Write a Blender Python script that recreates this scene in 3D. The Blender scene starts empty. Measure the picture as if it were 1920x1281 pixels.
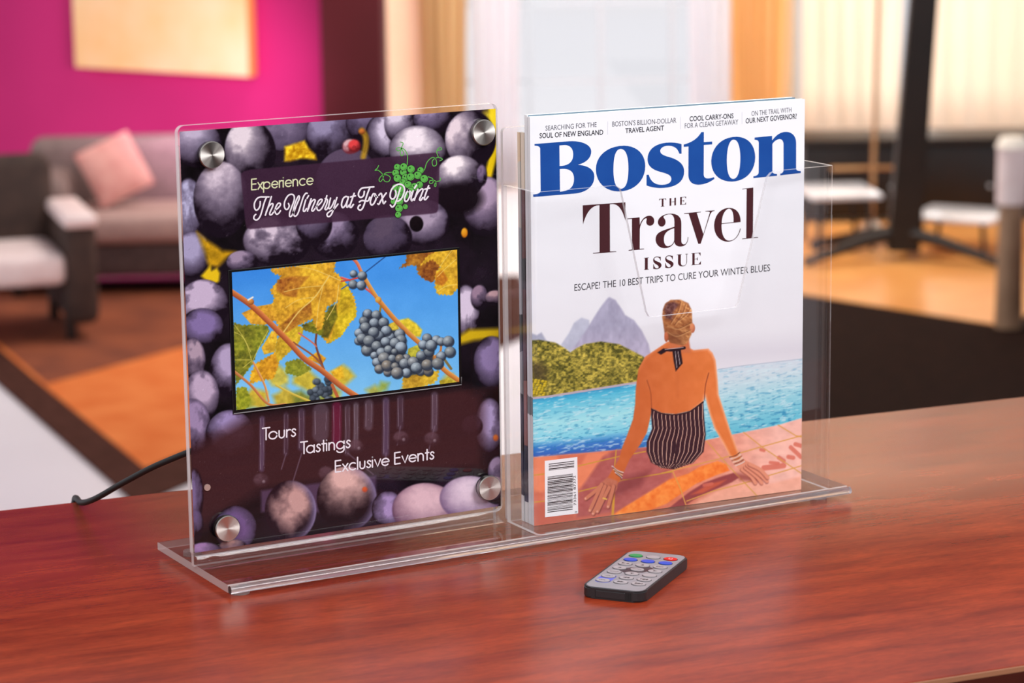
import bpy, bmesh, math, random
import numpy as np
from mathutils import Vector, Matrix
from mathutils.geometry import tessellate_polygon

# ------------------------------------------------------------------ camera, world, lights
SC = bpy.context.scene
COL = SC.collection
YAW, PITCH, ROLL = 0.506, 0.197, -0.012
CAM = Vector((-0.606, -1.503, 0.470))
cd = bpy.data.cameras.new('camera'); cam = bpy.data.objects.new('camera', cd); COL.objects.link(cam)
cd.sensor_width = 36.0; cd.lens = 5050 / 1920 * 36.0; cd.clip_end = 200; cd.clip_start = 0.05
fw = Vector((math.sin(YAW) * math.cos(PITCH), math.cos(YAW) * math.cos(PITCH), -math.sin(PITCH)))
rt = Vector((math.cos(YAW), -math.sin(YAW), 0)); up = rt.cross(fw)
r2 = rt * math.cos(ROLL) + up * math.sin(ROLL); u2 = -rt * math.sin(ROLL) + up * math.cos(ROLL)
cam.matrix_world = Matrix(((r2.x, u2.x, -fw.x, CAM.x), (r2.y, u2.y, -fw.y, CAM.y), (r2.z, u2.z, -fw.z, CAM.z), (0, 0, 0, 1)))
cd.dof.use_dof = True; cd.dof.focus_distance = 1.70; cd.dof.aperture_fstop = 12.0
SC.camera = cam

W = bpy.data.worlds.new('overcast_sky'); SC.world = W; W.use_nodes = True
bg = W.node_tree.nodes['Background']; bg.inputs[0].default_value = (0.88, 0.875, 0.92, 1); bg.inputs[1].default_value = 1.06
SC.view_settings.view_transform = 'Standard'; SC.view_settings.look = 'None'
SC.view_settings.gamma = 1.0; SC.view_settings.use_curve_mapping = False
SC.view_settings.exposure = 0.0
SC.cycles.max_bounces = 14; SC.cycles.transmission_bounces = 12; SC.cycles.transparent_max_bounces = 16
SC.cycles.sample_clamp_indirect = 6.0; SC.cycles.caustics_reflective = False

def look(o, target):
    o.rotation_euler = (Vector(target) - o.location).to_track_quat('-Z', 'Y').to_euler()
def area(name, loc, target, size, power, color=(1, 1, 1), sy=None):
    l = bpy.data.lights.new(name, 'AREA'); l.energy = power; l.color = color; l.size = size
    if sy: l.shape = 'RECTANGLE'; l.size_y = sy
    o = bpy.data.objects.new(name, l); COL.objects.link(o); o.location = loc; look(o, target); return o
area('key_softbox', (0.95, -1.75, 1.55), (0.25, 0.0, 0.10), 1.0, 43, (0.985, 0.99, 1.0))
area('fill_softbox', (-1.15, -1.5, 1.35), (0.2, 0.0, 0.08), 0.8, 16, (0.985, 0.99, 1.0))
def room_pt(X, Y, z): return (CAM.x + math.cos(YAW) * X + math.sin(YAW) * Y, CAM.y - math.sin(YAW) * X + math.cos(YAW) * Y, z)
# unseen lamps added to brighten the right sheers, the lounge and the back wall
area('sheer_backlight', room_pt(3.2, 19.35, -0.75), room_pt(3.2, 15.5, -0.95), 2.4, 64, (1, 0.93, 0.87), 1.9)
area('lounge_fill', room_pt(0.2, 13.6, 3.2), room_pt(0.2, 15.0, -2.0), 2.2, 230, (1, 0.94, 0.88))
area('back_wall_fill', room_pt(0.5, 16.2, 2.6), room_pt(0.6, 18.5, -1.0), 3.0, 240, (1, 0.92, 0.80), 0.5)

# ------------------------------------------------------------------ helpers
MM = 0.001
def link(o, parent=None):
    COL.objects.link(o)
    if parent is not None: o.parent = parent
    return o
def tag(o, label=None, cat=None, group=None, kind=None):
    if label: o['label'] = label
    if cat: o['category'] = cat
    if group: o['group'] = group
    if kind: o['kind'] = kind
    return o
def empty(name, loc=(0, 0, 0), rz=0.0):
    o = bpy.data.objects.new(name, None); o.empty_display_size = 0.02
    o.location = loc; o.rotation_euler = (0, 0, rz); COL.objects.link(o); return o
def mesh_obj(name, verts, faces, mat, parent=None, off=(0, 0, 0), smooth=False, midx=None):
    me = bpy.data.meshes.new(name)
    ox, oy, oz = off
    me.from_pydata([(v[0] - ox, v[1] - oy, v[2] - oz) for v in verts], [], faces)
    for m in (mat if isinstance(mat, (list, tuple)) else [mat]): me.materials.append(m)
    if midx is not None: me.polygons.foreach_set('material_index', midx)
    if smooth: me.polygons.foreach_set('use_smooth', [True] * len(me.polygons))
    me.update()
    return link(bpy.data.objects.new(name, me), parent)
def bm_obj(name, bm, mat, parent=None, smooth=None):
    bmesh.ops.recalc_face_normals(bm, faces=bm.faces)
    me = bpy.data.meshes.new(name); bm.to_mesh(me); bm.free()
    for m in (mat if isinstance(mat, (list, tuple)) else [mat]): me.materials.append(m)
    if smooth is not None:
        me.polygons.foreach_set('use_smooth', [True] * len(me.polygons))
        try: me.set_sharp_from_angle(angle=math.radians(smooth))
        except Exception: pass
    return link(bpy.data.objects.new(name, me), parent)
def add_box(bm, lo, hi, bev=0.0, seg=2, rot=None, piv=None):
    r = bmesh.ops.create_cube(bm, size=1.0); vs = r['verts']
    for v in vs:
        v.co = Vector([(lo[i] + hi[i]) / 2 + v.co[i] * (hi[i] - lo[i]) for i in range(3)])
    if bev > 0:
        es = list({e for v in vs for e in v.link_edges})
        g = bmesh.ops.bevel(bm, geom=es, offset=bev, segments=seg, affect='EDGES', profile=0.5)
        vs = list({v for f in g['faces'] for v in f.verts} | {v for v in vs if v.is_valid})
    if rot is not None:
        bmesh.ops.rotate(bm, verts=vs, cent=piv or Vector([(lo[i] + hi[i]) / 2 for i in range(3)]), matrix=rot)
    return vs
def box(name, lo, hi, mat, parent=None, bev=0.0, seg=2, rot=None, piv=None):
    bm = bmesh.new(); add_box(bm, lo, hi, bev, seg, rot, piv)
    return bm_obj(name, bm, mat, parent, smooth=35 if bev else None)
def add_prism(bm, poly, fn, d0, d1):
    """poly of 2D points extruded between d0 and d1; fn(a, b, d) -> xyz"""
    n = len(poly)
    a = [bm.verts.new(fn(p[0], p[1], d0)) for p in poly]; b = [bm.verts.new(fn(p[0], p[1], d1)) for p in poly]
    bm.faces.new(a[::-1]); bm.faces.new(b)
    for i in range(n): bm.faces.new((a[i], a[(i + 1) % n], b[(i + 1) % n], b[i]))
def rrect(x0, y0, x1, y1, r, n=6):
    P = []
    for cx, cy, a in ((x1 - r, y1 - r, 0), (x0 + r, y1 - r, 90), (x0 + r, y0 + r, 180), (x1 - r, y0 + r, 270)):
        for k in range(n + 1):
            t = math.radians(a + 90 * k / n); P.append((cx + r * math.cos(t), cy + r * math.sin(t)))
    return P
def add_cyl(bm, c, axis, r, h, n=32, r1=None):
    ax = Vector(axis).normalized(); t = ax.orthogonal().normalized(); s = ax.cross(t)
    r1 = r if r1 is None else r1; c = Vector(c)
    a = [bm.verts.new(c + (t * math.cos(2 * math.pi * k / n) + s * math.sin(2 * math.pi * k / n)) * r) for k in range(n)]
    b = [bm.verts.new(c + ax * h + (t * math.cos(2 * math.pi * k / n) + s * math.sin(2 * math.pi * k / n)) * r1) for k in range(n)]
    bm.faces.new(a[::-1]); top = bm.faces.new(b)
    for k in range(n): bm.faces.new((a[k], a[(k + 1) % n], b[(k + 1) % n], b[k]))
    return top
def add_tube(bm, pts, r, n=10):
    pts = [Vector(p) for p in pts]; rings = []
    prev = None
    for i, p in enumerate(pts):
        d = (pts[min(i + 1, len(pts) - 1)] - pts[max(i - 1, 0)]).normalized()
        t = d.orthogonal().normalized() if prev is None else (prev - d * prev.dot(d)).normalized()
        prev = t; s = d.cross(t); rr = r[i] if isinstance(r, (list, tuple)) else r
        rings.append([bm.verts.new(p + (t * math.cos(2 * math.pi * k / n) + s * math.sin(2 * math.pi * k / n)) * rr) for k in range(n)])
    for a, b in zip(rings, rings[1:]):
        for k in range(n): bm.faces.new((a[k], a[(k + 1) % n], b[(k + 1) % n], b[k]))
    bm.faces.new(rings[0][::-1]); bm.faces.new(rings[-1])
def catmull(pts, per=8):
    P = [np.array(p, float) for p in pts]; P = [2 * P[0] - P[1]] + P + [2 * P[-1] - P[-2]]; out = []
    for i in range(1, len(P) - 2):
        for k in range(per):
            t = k / per
            out.append(0.5 * (2 * P[i] + (P[i + 1] - P[i - 1]) * t + (2 * P[i - 1] - 5 * P[i] + 4 * P[i + 1] - P[i + 2]) * t * t + (3 * P[i] - P[i - 1] - 3 * P[i + 1] + P[i + 2]) * t ** 3))
    out.append(P[-2]); return out

# ------------------------------------------------------------------ materials
def lin(c):
    return tuple(((x / 255) / 12.92 if x / 255 <= 0.04045 else ((x / 255 + 0.055) / 1.055) ** 2.4) for x in c)
def pmat(name, srgb, rough=0.5, metal=0.0, spec=0.5, **kw):
    m = bpy.data.materials.new(name); m.use_nodes = True; b = m.node_tree.nodes['Principled BSDF']
    b.inputs['Base Color'].default_value = (*lin(srgb), 1); b.inputs['Roughness'].default_value = rough
    b.inputs['Metallic'].default_value = metal; b.inputs['Specular IOR Level'].default_value = spec
    for k, v in kw.items(): b.inputs[k].default_value = v
    return m
def N(m, t, **kw):
    n = m.node_tree.nodes.new(t)
    for k, v in kw.items(): setattr(n, k, v)
    return n
def L(m, a, b): m.node_tree.links.new(a, b)
def noisy(name, c0, c1, scale=8, stretch=(1, 1, 1), rough=0.6, detail=4, spec=0.4, bump=0.0, rot=0.0, lo=0.35, hi=0.65, **kw):
    m = pmat(name, c0, rough, spec=spec, **kw); b = m.node_tree.nodes['Principled BSDF']
    tc = N(m, 'ShaderNodeTexCoord'); mp = N(m, 'ShaderNodeMapping'); mp.inputs['Scale'].default_value = stretch; mp.inputs['Rotation'].default_value = (0, 0, rot)
    nz = N(m, 'ShaderNodeTexNoise'); nz.inputs['Scale'].default_value = scale; nz.inputs['Detail'].default_value = detail
    cr = N(m, 'ShaderNodeValToRGB'); cr.color_ramp.elements[0].color = (*lin(c0), 1); cr.color_ramp.elements[1].color = (*lin(c1), 1)
    cr.color_ramp.elements[0].position = lo; cr.color_ramp.elements[1].position = hi
    L(m, tc.outputs['Object'], mp.inputs[0]); L(m, mp.outputs[0], nz.inputs['Vector']); L(m, nz.outputs['Fac'], cr.inputs[0]); L(m, cr.outputs[0], b.inputs['Base Color'])
    if bump:
        bp = N(m, 'ShaderNodeBump'); bp.inputs['Strength'].default_value = bump; bp.inputs['Distance'].default_value = 0.01
        L(m, nz.outputs['Fac'], bp.inputs['Height']); L(m, bp.outputs[0], b.inputs['Normal'])
    return m
def acrylic(name, rough=0.015):
    return pmat(name, (250, 250, 252), rough, **{'Transmission Weight': 1.0, 'IOR': 1.49})
def sheet(name, tint=0.985, base=0.04, gloss=1.0):
    """thin clear sheet: straight-through view plus a Schlick mirror reflection"""
    m = bpy.data.materials.new(name); m.use_nodes = True; nt = m.node_tree; nt.nodes.clear()
    out = N(m, 'ShaderNodeOutputMaterial'); mix = N(m, 'ShaderNodeMixShader'); tr = N(m, 'ShaderNodeBsdfTransparent'); gl = N(m, 'ShaderNodeBsdfGlossy')
    tr.inputs[0].default_value = (tint, tint, tint * 1.002, 1); gl.inputs['Roughness'].default_value = 0.02; gl.inputs[0].default_value = (gloss, gloss, gloss, 1)
    g = N(m, 'ShaderNodeNewGeometry'); d = N(m, 'ShaderNodeVectorMath', operation='DOT_PRODUCT'); ab = N(m, 'ShaderNodeMath', operation='ABSOLUTE')
    s = N(m, 'ShaderNodeMath', operation='SUBTRACT'); s.inputs[0].default_value = 1.0; p = N(m, 'ShaderNodeMath', operation='POWER'); p.inputs[1].default_value = 5.0
    ma = N(m, 'ShaderNodeMath', operation='MULTIPLY_ADD'); ma.inputs[1].default_value = 1 - base; ma.inputs[2].default_value = base
    L(m, g.outputs['Normal'], d.inputs[0]); L(m, g.outputs['Incoming'], d.inputs[1]); L(m, d.outputs['Value'], ab.inputs[0]); L(m, ab.outputs[0], s.inputs[1])
    L(m, s.outputs[0], p.inputs[0]); L(m, p.outputs[0], ma.inputs[0]); L(m, ma.outputs[0], mix.inputs[0]); L(m, tr.outputs[0], mix.inputs[1]); L(m, gl.outputs[0], mix.inputs[2]); L(m, mix.outputs[0], out.inputs[0])
    return m
def edge_mat(name, col=(205, 196, 194), clear=0.3):
    m = bpy.data.materials.new(name); m.use_nodes = True; nt = m.node_tree; b = nt.nodes['Principled BSDF']; out = nt.nodes['Material Output']
    b.inputs['Base Color'].default_value = (*lin(col), 1); b.inputs['Roughness'].default_value = 0.25
    tr = N(m, 'ShaderNodeBsdfTransparent'); mix = N(m, 'ShaderNodeMixShader'); mix.inputs[0].default_value = clear
    L(m, b.outputs[0], mix.inputs[1]); L(m, tr.outputs[0], mix.inputs[2]); L(m, mix.outputs[0], out.inputs[0])
    return m
def print_mat(name, rough=0.35, coat=0.0, emit=0.0, spec=0.5):
    m = bpy.data.materials.new(name); m.use_nodes = True; b = m.node_tree.nodes['Principled BSDF']
    a = N(m, 'ShaderNodeAttribute'); a.attribute_name = 'ink'
    if emit:
        b.inputs['Base Color'].default_value = (0.01, 0.01, 0.012, 1); L(m, a.outputs['Color'], b.inputs['Emission Color']); b.inputs['Emission Strength'].default_value = emit
    else: L(m, a.outputs['Color'], b.inputs['Base Color'])
    b.inputs['Roughness'].default_value = rough; b.inputs['Coat Weight'].default_value = coat; b.inputs['Coat Roughness'].default_value = 0.01; b.inputs['Specular IOR Level'].default_value = spec
    return m
M_SHEET = sheet('clear_acrylic_sheet', 0.994, 0.022); M_EDGE = edge_mat('polished_acrylic_edge'); M_ACR = acrylic('clear_acrylic')
M_EDGE2 = edge_mat('polished_acrylic_edge_bright', (228, 224, 224), 0.45)
M_BLACK = pmat('black_plastic', (24, 24, 26), 0.35); M_RUBBER = pmat('black_rubber', (12, 12, 13), 0.6)
M_PAPER = pmat('white_paper', (238, 238, 238), 0.7)

# ------------------------------------------------------------------ flat print: tracing grid -> sheet millimetres
def homog(src, dst):
    A = []
    for (x, y), (X, Y) in zip(src, dst):
        A.append([x, y, 1, 0, 0, 0, -X * x, -X * y, -X]); A.append([0, 0, 0, x, y, 1, -Y * x, -Y * y, -Y])
    return np.linalg.svd(np.array(A, float))[2][-1].reshape(3, 3)
def hap(H, x, y):
    x = np.asarray(x, float); y = np.asarray(y, float); w = H[2, 0] * x + H[2, 1] * y + H[2, 2]
    return (H[0, 0] * x + H[0, 1] * y + H[0, 2]) / w, (H[1, 0] * x + H[1, 1] * y + H[1, 2]) / w
def crop(c, pts):
    ox, oy, s = c; return [(ox + p[0] / s, oy + p[1] / s) for p in pts]
def path(s, c=(0, 0, 1), n=10):
    """tiny SVG-like path: M/L/C/Z with absolute coordinates -> list of closed polylines"""
    tok = s.replace(',', ' ').split(); i = 0; polys = []; cur = []; cmd = None
    def num():
        nonlocal i; v = float(tok[i]); i += 1; return v
    while i < len(tok):
        if tok[i] in 'MLCZ':
            cmd = tok[i]; i += 1
            if cmd == 'Z': polys.append(cur); cur = []; continue
            if cmd == 'M':
                if cur: polys.append(cur)
                cur = []
        if cmd in 'ML': cur.append((num(), num())); cmd = 'L'
        elif cmd == 'C':
            p0 = np.array(cur[-1]); p1 = np.array((num(), num())); p2 = np.array((num(), num())); p3 = np.array((num(), num()))
            for k in range(1, n + 1):
                t = k / n; cur.append(tuple((1 - t) ** 3 * p0 + 3 * (1 - t) ** 2 * t * p1 + 3 * (1 - t) * t * t * p2 + t ** 3 * p3))
    if cur: polys.append(cur)
    return [crop(c, p) for p in polys]

class Ink:
    """collects flat shapes given in tracing-grid coordinates, builds one thin-print mesh"""
    def __init__(s, H, to3d): s.H = H; s.to3d = to3d; s.v = []; s.f = []; s.k = 0
    def _put(s, pts, d):
        X, Y = hap(s.H, [p[0] for p in pts], [p[1] for p in pts]); b = len(s.v)
        s.v += [s.to3d(x, y, d) for x, y in zip(X, Y)]; return b
    def fill(s, polys):
        s.k += 1; d = 0.05 + 0.002 * (s.k % 20)
        flat = [p for q in polys for p in q]; b = s._put(flat, d)
        for t in tessellate_polygon([[Vector((p[0], p[1], 0)) for p in q] for q in polys]): s.f.append(tuple(b + j for j in t))
    def stroke(s, pts, w, curve=True, taper=None):
        s.k += 1; d = 0.05 + 0.002 * (s.k % 20)
        P = catmull(pts, 7) if curve and len(pts) > 2 else [np.array(p, float) for p in pts]
        n = len(P); Lf = []; R = []
        for i, p in enumerate(P):
            t = P[min(i + 1, n - 1)] - P[max(i - 1, 0)]; t = t / (np.linalg.norm(t) + 1e-9); nn = np.array((-t[1], t[0]))
            ww = w / 2
            if taper: ww *= taper[0] + (taper[1] - taper[0]) * i / (n - 1)
            Lf.append(p + nn * ww); R.append(p - nn * ww)
        b = s._put(Lf + R, d)
        for i in range(n - 1): s.f.append((b + i, b + n + i, b + n + i + 1, b + i + 1))
        for e, j in ((P[0], 0), (P[-1], 1)):
            ww = w / 2 * (taper[j] if taper else 1)
            s.disc(e, ww, ww, 10, d + 0.0007)
    def disc(s, c, rx, ry, n=16, d=None):
        if d is None: s.k += 1; d = 0.05 + 0.002 * (s.k % 20)
        b = s._put([(c[0] + rx * math.cos(2 * math.pi * k / n), c[1] + ry * math.sin(2 * math.pi * k / n)) for k in range(n)], d)
        s.f.append(tuple(range(b, b + n)))
    def tri(s, verts, faces):
        s.k += 1; b = s._put(verts, 0.05 + 0.002 * (s.k % 20)); s.f += [tuple(b + j for j in f) for f in faces]
    def build(s, name, mat, parent=None, off=(0, 0, 0)):
        return mesh_obj(name, s.v, s.f, mat, parent, off)

def font_mesh(txt, bold=0.0):
    c = bpy.data.curves.new('t', 'FONT'); c.body = txt; c.size = 1.0; c.offset = bold; c.resolution_u = 3; c.fill_mode = 'FRONT'
    o = bpy.data.objects.new('t', c); COL.objects.link(o)
    dg = bpy.context.evaluated_depsgraph_get(); dg.update(); e = o.evaluated_get(dg); me = e.to_mesh()
    v = [(p.co.x, p.co.y) for p in me.vertices]; f = [tuple(p.vertices) for p in me.polygons]
    e.to_mesh_clear(); bpy.data.objects.remove(o); bpy.data.curves.remove(c)
    return v, f
CAPH = None
def text(ink, txt, pl, pr, cap, bold=0.0, updir=(0.0, -1.0)):
    """builtin sans lettering with baseline from pl to pr and cap height cap (tracing-grid units)"""
    global CAPH
    if CAPH is None:
        hv = font_mesh('H')[0]; CAPH = max(p[1] for p in hv)
    v, f = font_mesh(txt, bold); x0 = min(p[0] for p in v); x1 = max(p[0] for p in v)
    out = []
    for x, y in v:
        t = (x - x0) / (x1 - x0); h = y / CAPH * cap
        out.append((pl[0] + (pr[0] - pl[0]) * t + updir[0] * h, pl[1] + (pr[1] - pl[1]) * t + updir[1] * h))
    ink.tri(out, f)
def arc(cx, cy, rx, ry, a0, a1, n=14):
    return [(cx + rx * math.cos(math.radians(a0 + (a1 - a0) * k / n)), cy + ry * math.sin(math.radians(a0 + (a1 - a0) * k / n))) for k in range(n + 1)]
RND = arc(.31, .31, .31, .31, 0, 360, 24)
GEO = {'E': ([[(0, 0), (0, 1)], [(0, 1), (.45, 1)], [(0, .53), (.42, .53)], [(0, 0), (.45, 0)]], .62), 'x': ([[(0, 0), (.42, .62)], [(0, .62), (.42, 0)]], .54),
       'p': ([[(0, .62), (0, -.32)], RND], .78), 'e': ([[(.02, .31), (.61, .31)] + arc(.31, .31, .3, .31, 2, 315, 20)], .75), 'r': ([[(0, 0), (0, .62)], arc(.2, .4, .2, .21, 175, 60)], .37),
       'i': ([[(0, 0), (0, .62)], [(0, .86), (0, .89)]], .2), 'n': ([[(0, 0), (0, .62)], arc(.22, .37, .22, .25, 180, 0) + [(.44, 0)]], .63), 'c': ([arc(.31, .31, .31, .31, 50, 310)], .70),
       'T': ([[(0, 1), (.56, 1)], [(.28, 1), (.28, 0)]], .5), 'o': ([RND], .78), 'u': ([[(0, .62)] + arc(.2, .22, .2, .22, 180, 360) + [(.4, .62)]], .58),
       's': ([catmull([(.31, .53), (.24, .61), (.12, .61), (.05, .5), (.12, .38), (.25, .27), (.3, .14), (.2, .02), (.08, .02), (0, .11)], 4)], .46),
       'a': ([RND, [(.62, .62), (.62, 0)]], .8), 't': ([[(.13, .9), (.13, 0)], [(0, .62), (.28, .62)]], .38), 'g': ([RND, [(.62, .62), (.62, -.05)] + arc(.31, -.05, .31, .26, 0, -160)], .8),
       'l': ([[(0, 0), (0, 1.05)]], .2), 'v': ([[(0, .62), (.24, 0), (.48, .62)]], .58), ' ': ([], .34)}
def geo_text(ink, txt, pl, pr, cap, w):
    x = 0; items = []
    for ch in txt:
        g, a = GEO[ch]; items += [[(x + p[0], p[1]) for p in s] for s in g]; x += a
    tot = max(p[0] for s in items for p in s)
    for s in items:
        ink.stroke([(pl[0] + (pr[0] - pl[0]) * p[0] / tot, pl[1] + (pr[1] - pl[1]) * p[0] / tot - p[1] * cap) for p in s], w, curve=False)

# ---- painter: colours a dense vertex grid
class Canvas:
    def __init__(s, X, Y, base):
        s.X = X; s.Y = Y; s.C = np.empty(X.shape + (3,)); s.C[...] = base
    def blend(s, m, c):
        c = np.asarray(c, float); s.C += (c - s.C) * m[..., None]
    def sdf(s, pts, pad=4):
        P = np.asarray(pts, float); x0, y0 = P.min(0) - pad; x1, y1 = P.max(0) + pad
        sel = np.nonzero((s.X > x0) & (s.X < x1) & (s.Y > y0) & (s.Y < y1)); x = s.X[sel]; y = s.Y[sel]
        d = np.full(x.shape, 1e9); ins = np.zeros(x.shape, bool)
        for (ax, ay), (bx, by) in zip(P, np.roll(P, -1, 0)):
            ex, ey = bx - ax, by - ay; t = np.clip(((x - ax) * ex + (y - ay) * ey) / (ex * ex + ey * ey + 1e-9), 0, 1)
            d = np.minimum(d, np.hypot(x - ax - t * ex, y - ay - t * ey))
            if ay != by: ins ^= ((ay > y) != (by > y)) & (x < (bx - ax) * (y - ay) / (by - ay) + ax)
        return sel, x, y, np.where(ins, d, -d)
    def poly(s, pts, col, soft=0.8, alpha=1.0, fn=None):
        sel, x, y, d = s.sdf(pts, soft + 2)
        if not len(x): return
        m = np.clip(d / soft * 0.5 + 0.5, 0, 1) * alpha; c = np.broadcast_to(np.asarray(col, float), x.shape + (3,))
        if fn: c = fn(x, y, d, c)
        s.C[sel] += (c - s.C[sel]) * m[:, None]
    def line(s, pts, col, w, soft=0.8, alpha=1.0, hi=None, curve=True):
        P = catmull(pts, 6) if curve and len(pts) > 2 else [np.array(p, float) for p in pts]
        P = np.array(P); x0, y0 = P.min(0) - w - 2; x1, y1 = P.max(0) + w + 2
        sel = np.nonzero((s.X > x0) & (s.X < x1) & (s.Y > y0) & (s.Y < y1)); x = s.X[sel]; y = s.Y[sel]
        if not len(x): return
        d = np.full(x.shape, 1e9); sd = np.zeros(x.shape)
        for a, b in zip(P, P[1:]):
            e = b - a; ln = np.hypot(*e) + 1e-9; t = np.clip(((x - a[0]) * e[0] + (y - a[1]) * e[1]) / ln ** 2, 0, 1)
            dd = np.hypot(x - a[0] - t * e[0], y - a[1] - t * e[1]); sg = ((x - a[0]) * e[1] - (y - a[1]) * e[0]) / ln
            k = dd < d; d[k] = dd[k]; sd[k] = sg[k]
        m = np.clip((w / 2 - d) / soft + 0.5, 0, 1) * alpha; c = np.broadcast_to(np.asarray(col, float), x.shape + (3,))
        if hi is not None:
            q = np.clip(0.5 + sd / w, 0, 1)[:, None]; c = c + (np.asarray(hi, float) - c) * q
        s.C[sel] += (c - s.C[sel]) * m[:, None]
    def ball(s, cx, cy, rx, ry, lit, dark, ang=0, light=(-.3, -.6), soft=1.0, spots=0.0, seed=0, rim=None, gam=1.0, alpha=1.0, mid=None):
        R = max(rx, ry) + soft + 1
        sel = np.nonzero((abs(s.X - cx) < R) & (abs(s.Y - cy) < R)); x = s.X[sel] - cx; y = s.Y[sel] - cy
        if not len(x): return
        ca, sa = math.cos(math.radians(ang)), math.sin(math.radians(ang)); u = (x * ca + y * sa) / rx; v = (-x * sa + y * ca) / ry
        r = np.hypot(u, v); m = np.clip((1 - r) * min(rx, ry) / soft + 0.5, 0, 1) * alpha; z = np.sqrt(np.clip(1 - r * r, 0, 1))
        lz = math.sqrt(max(0.05, 1 - light[0] ** 2 - light[1] ** 2)); sh = np.clip(u * light[0] + v * light[1] + z * lz, 0, 1) ** gam
        if spots:
            f = fbm((x + cx) / (rx * .62) + seed * 7.3, (y + cy) / (ry * .62) + seed * 3.1, seed); g = fbm(x / 3.2 + seed, y / 3.2, seed + 2); h = fbm(x / 11 + seed, y / 8 - seed, seed + 5)
            sh = np.clip(sh * (1.05 + spots * .35) - spots * np.clip((f - .5 + (g - .5) * .10) * 3.4, 0, 1) + .22 * (h - .5) + .05 * (g - .5), 0, 1) ** (1 + .4 * spots)
        c = np.asarray(dark, float) + (np.asarray(lit, float) - np.asarray(dark, float)) * sh[:, None]
        if mid is not None:
            w = (4 * sh * (1 - sh))[:, None] * .38; c = c + (np.asarray(mid, float) - c) * w
        if rim is not None:
            k = np.clip((r - .72) / .28, 0, 1) * np.clip(u * .8 + .2, 0, 1); c = c + (np.asarray(rim, float) - c) * (k * .8)[:, None]
        s.C[sel] += (c - s.C[sel]) * m[:, None]
def _h(i, j, s): return np.modf(np.abs(np.sin(i * 127.1 + j * 311.7 + s * 74.7) * 43758.5453))[0]
def vnoise(x, y, s=0):
    i = np.floor(x); j = np.floor(y); f = x - i; g = y - j; f = f * f * (3 - 2 * f); g = g * g * (3 - 2 * g)
    return (_h(i, j, s) * (1 - f) + _h(i + 1, j, s) * f) * (1 - g) + (_h(i, j + 1, s) * (1 - f) + _h(i + 1, j + 1, s) * f) * g
def fbm(x, y, s=0, o=4):
    t = 0; a = 0.5
    for k in range(o): t = t + a * vnoise(x * 2 ** k, y * 2 ** k, s + k * 13); a *= .5
    return t / (1 - .5 ** o)
def print_grid(name, Hinv, x0, y0, x1, y1, nx, ny, painter, to3d, mat, parent, off=(0, 0, 0), d=0.0):
    gx, gy = np.meshgrid(np.linspace(x0, x1, nx), np.linspace(y0, y1, ny)); ax, ay = hap(Hinv, gx, gy)
    C = painter(ax, ay); C = np.clip(C, 0, 255) / 255.0; C = np.where(C <= .04045, C / 12.92, ((C + .055) / 1.055) ** 2.4)
    V = np.array(to3d(gx.ravel(), gy.ravel(), d)).T - np.array(off)
    me = bpy.data.meshes.new(name); n = (nx - 1) * (ny - 1)
    i = (np.arange(ny - 1)[:, None] * nx + np.arange(nx - 1)[None]).ravel(); Q = np.stack([i, i + 1, i + nx + 1, i + nx], 1)
    me.vertices.add(len(V)); me.vertices.foreach_set('co', V.astype(np.float32).ravel())
    me.loops.add(n * 4); me.loops.foreach_set('vertex_index', Q.astype(np.int32).ravel())
    me.polygons.add(n); me.polygons.foreach_set('loop_start', np.arange(0, n * 4, 4, dtype=np.int32))
    try: me.polygons.foreach_set('loop_total', np.full(n, 4, np.int32))
    except Exception: pass
    me.update(calc_edges=True); a = me.color_attributes.new('ink', 'FLOAT_COLOR', 'POINT')
    a.data.foreach_set('color', np.concatenate([C.reshape(-1, 3), np.ones((nx * ny, 1))], 1).astype(np.float32).ravel())
    me.materials.append(mat); return link(bpy.data.objects.new(name, me), parent)

# ------------------------------------------------------------------ the lounge behind (room frame: X right, Y away from camera, h above lounge floor)
ZF = -2.13
def RW(X, Y, h=0.0): return (CAM.x + math.cos(YAW) * X + math.sin(YAW) * Y, CAM.y - math.sin(YAW) * X + math.cos(YAW) * Y, ZF + h)
def rthing(name, X, Y, h=0.0, rz=0.0): return empty(name, RW(X, Y, h), -YAW + rz)
def rbox(name, X0, X1, Y0, Y1, h0, h1, mat, kind='structure', bev=0):
    o = box(name, (X0, Y0, h0), (X1, Y1, h1), mat, None, bev); o.location = RW(0, 0, 0); o.rotation_euler = (0, 0, -YAW)
    if kind: o['kind'] = kind
    return o
m_tile = noisy('white_floor_tile', (236, 233, 239), (242, 239, 245), 0.8, rough=0.35)
m_cream = noisy('cream_wall_paint', (246, 222, 190), (249, 228, 198), 2.0, rough=0.8)
m_mag = noisy('magenta_wall_paint', (188, 26, 106), (204, 36, 116), 0.7, rough=0.75, detail=2)
m_magshade = noisy('shaded_magenta_paint', (84, 20, 28), (98, 24, 34), 0.9, rough=0.8)  # dark red of the column: shade on the wall end put into the paint
m_darkwood = noisy('dark_brown_wood', (52, 33, 28), (66, 42, 34), 3, (1, 8, 1), rough=0.5)
m_gal = noisy('gallery_floor_carpet', (42, 36, 35), (50, 43, 41), 40, rough=0.95)
rbox('floor', -6, 6.5, 2.0, 19.2, -0.12, 0.0, m_tile); rbox('floor_left', -14, -6, 2.0, 26.0, -0.12, 0.0, m_tile)
fg = box('floor_gallery', (-4.5, -8.0, -0.90), (7.0, 0.75, -0.75), m_gal); fg['kind'] = 'structure'
m_fw = noisy('umber_wall_paint', (70, 62, 59), (76, 68, 65), 1.0, rough=.9)
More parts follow.
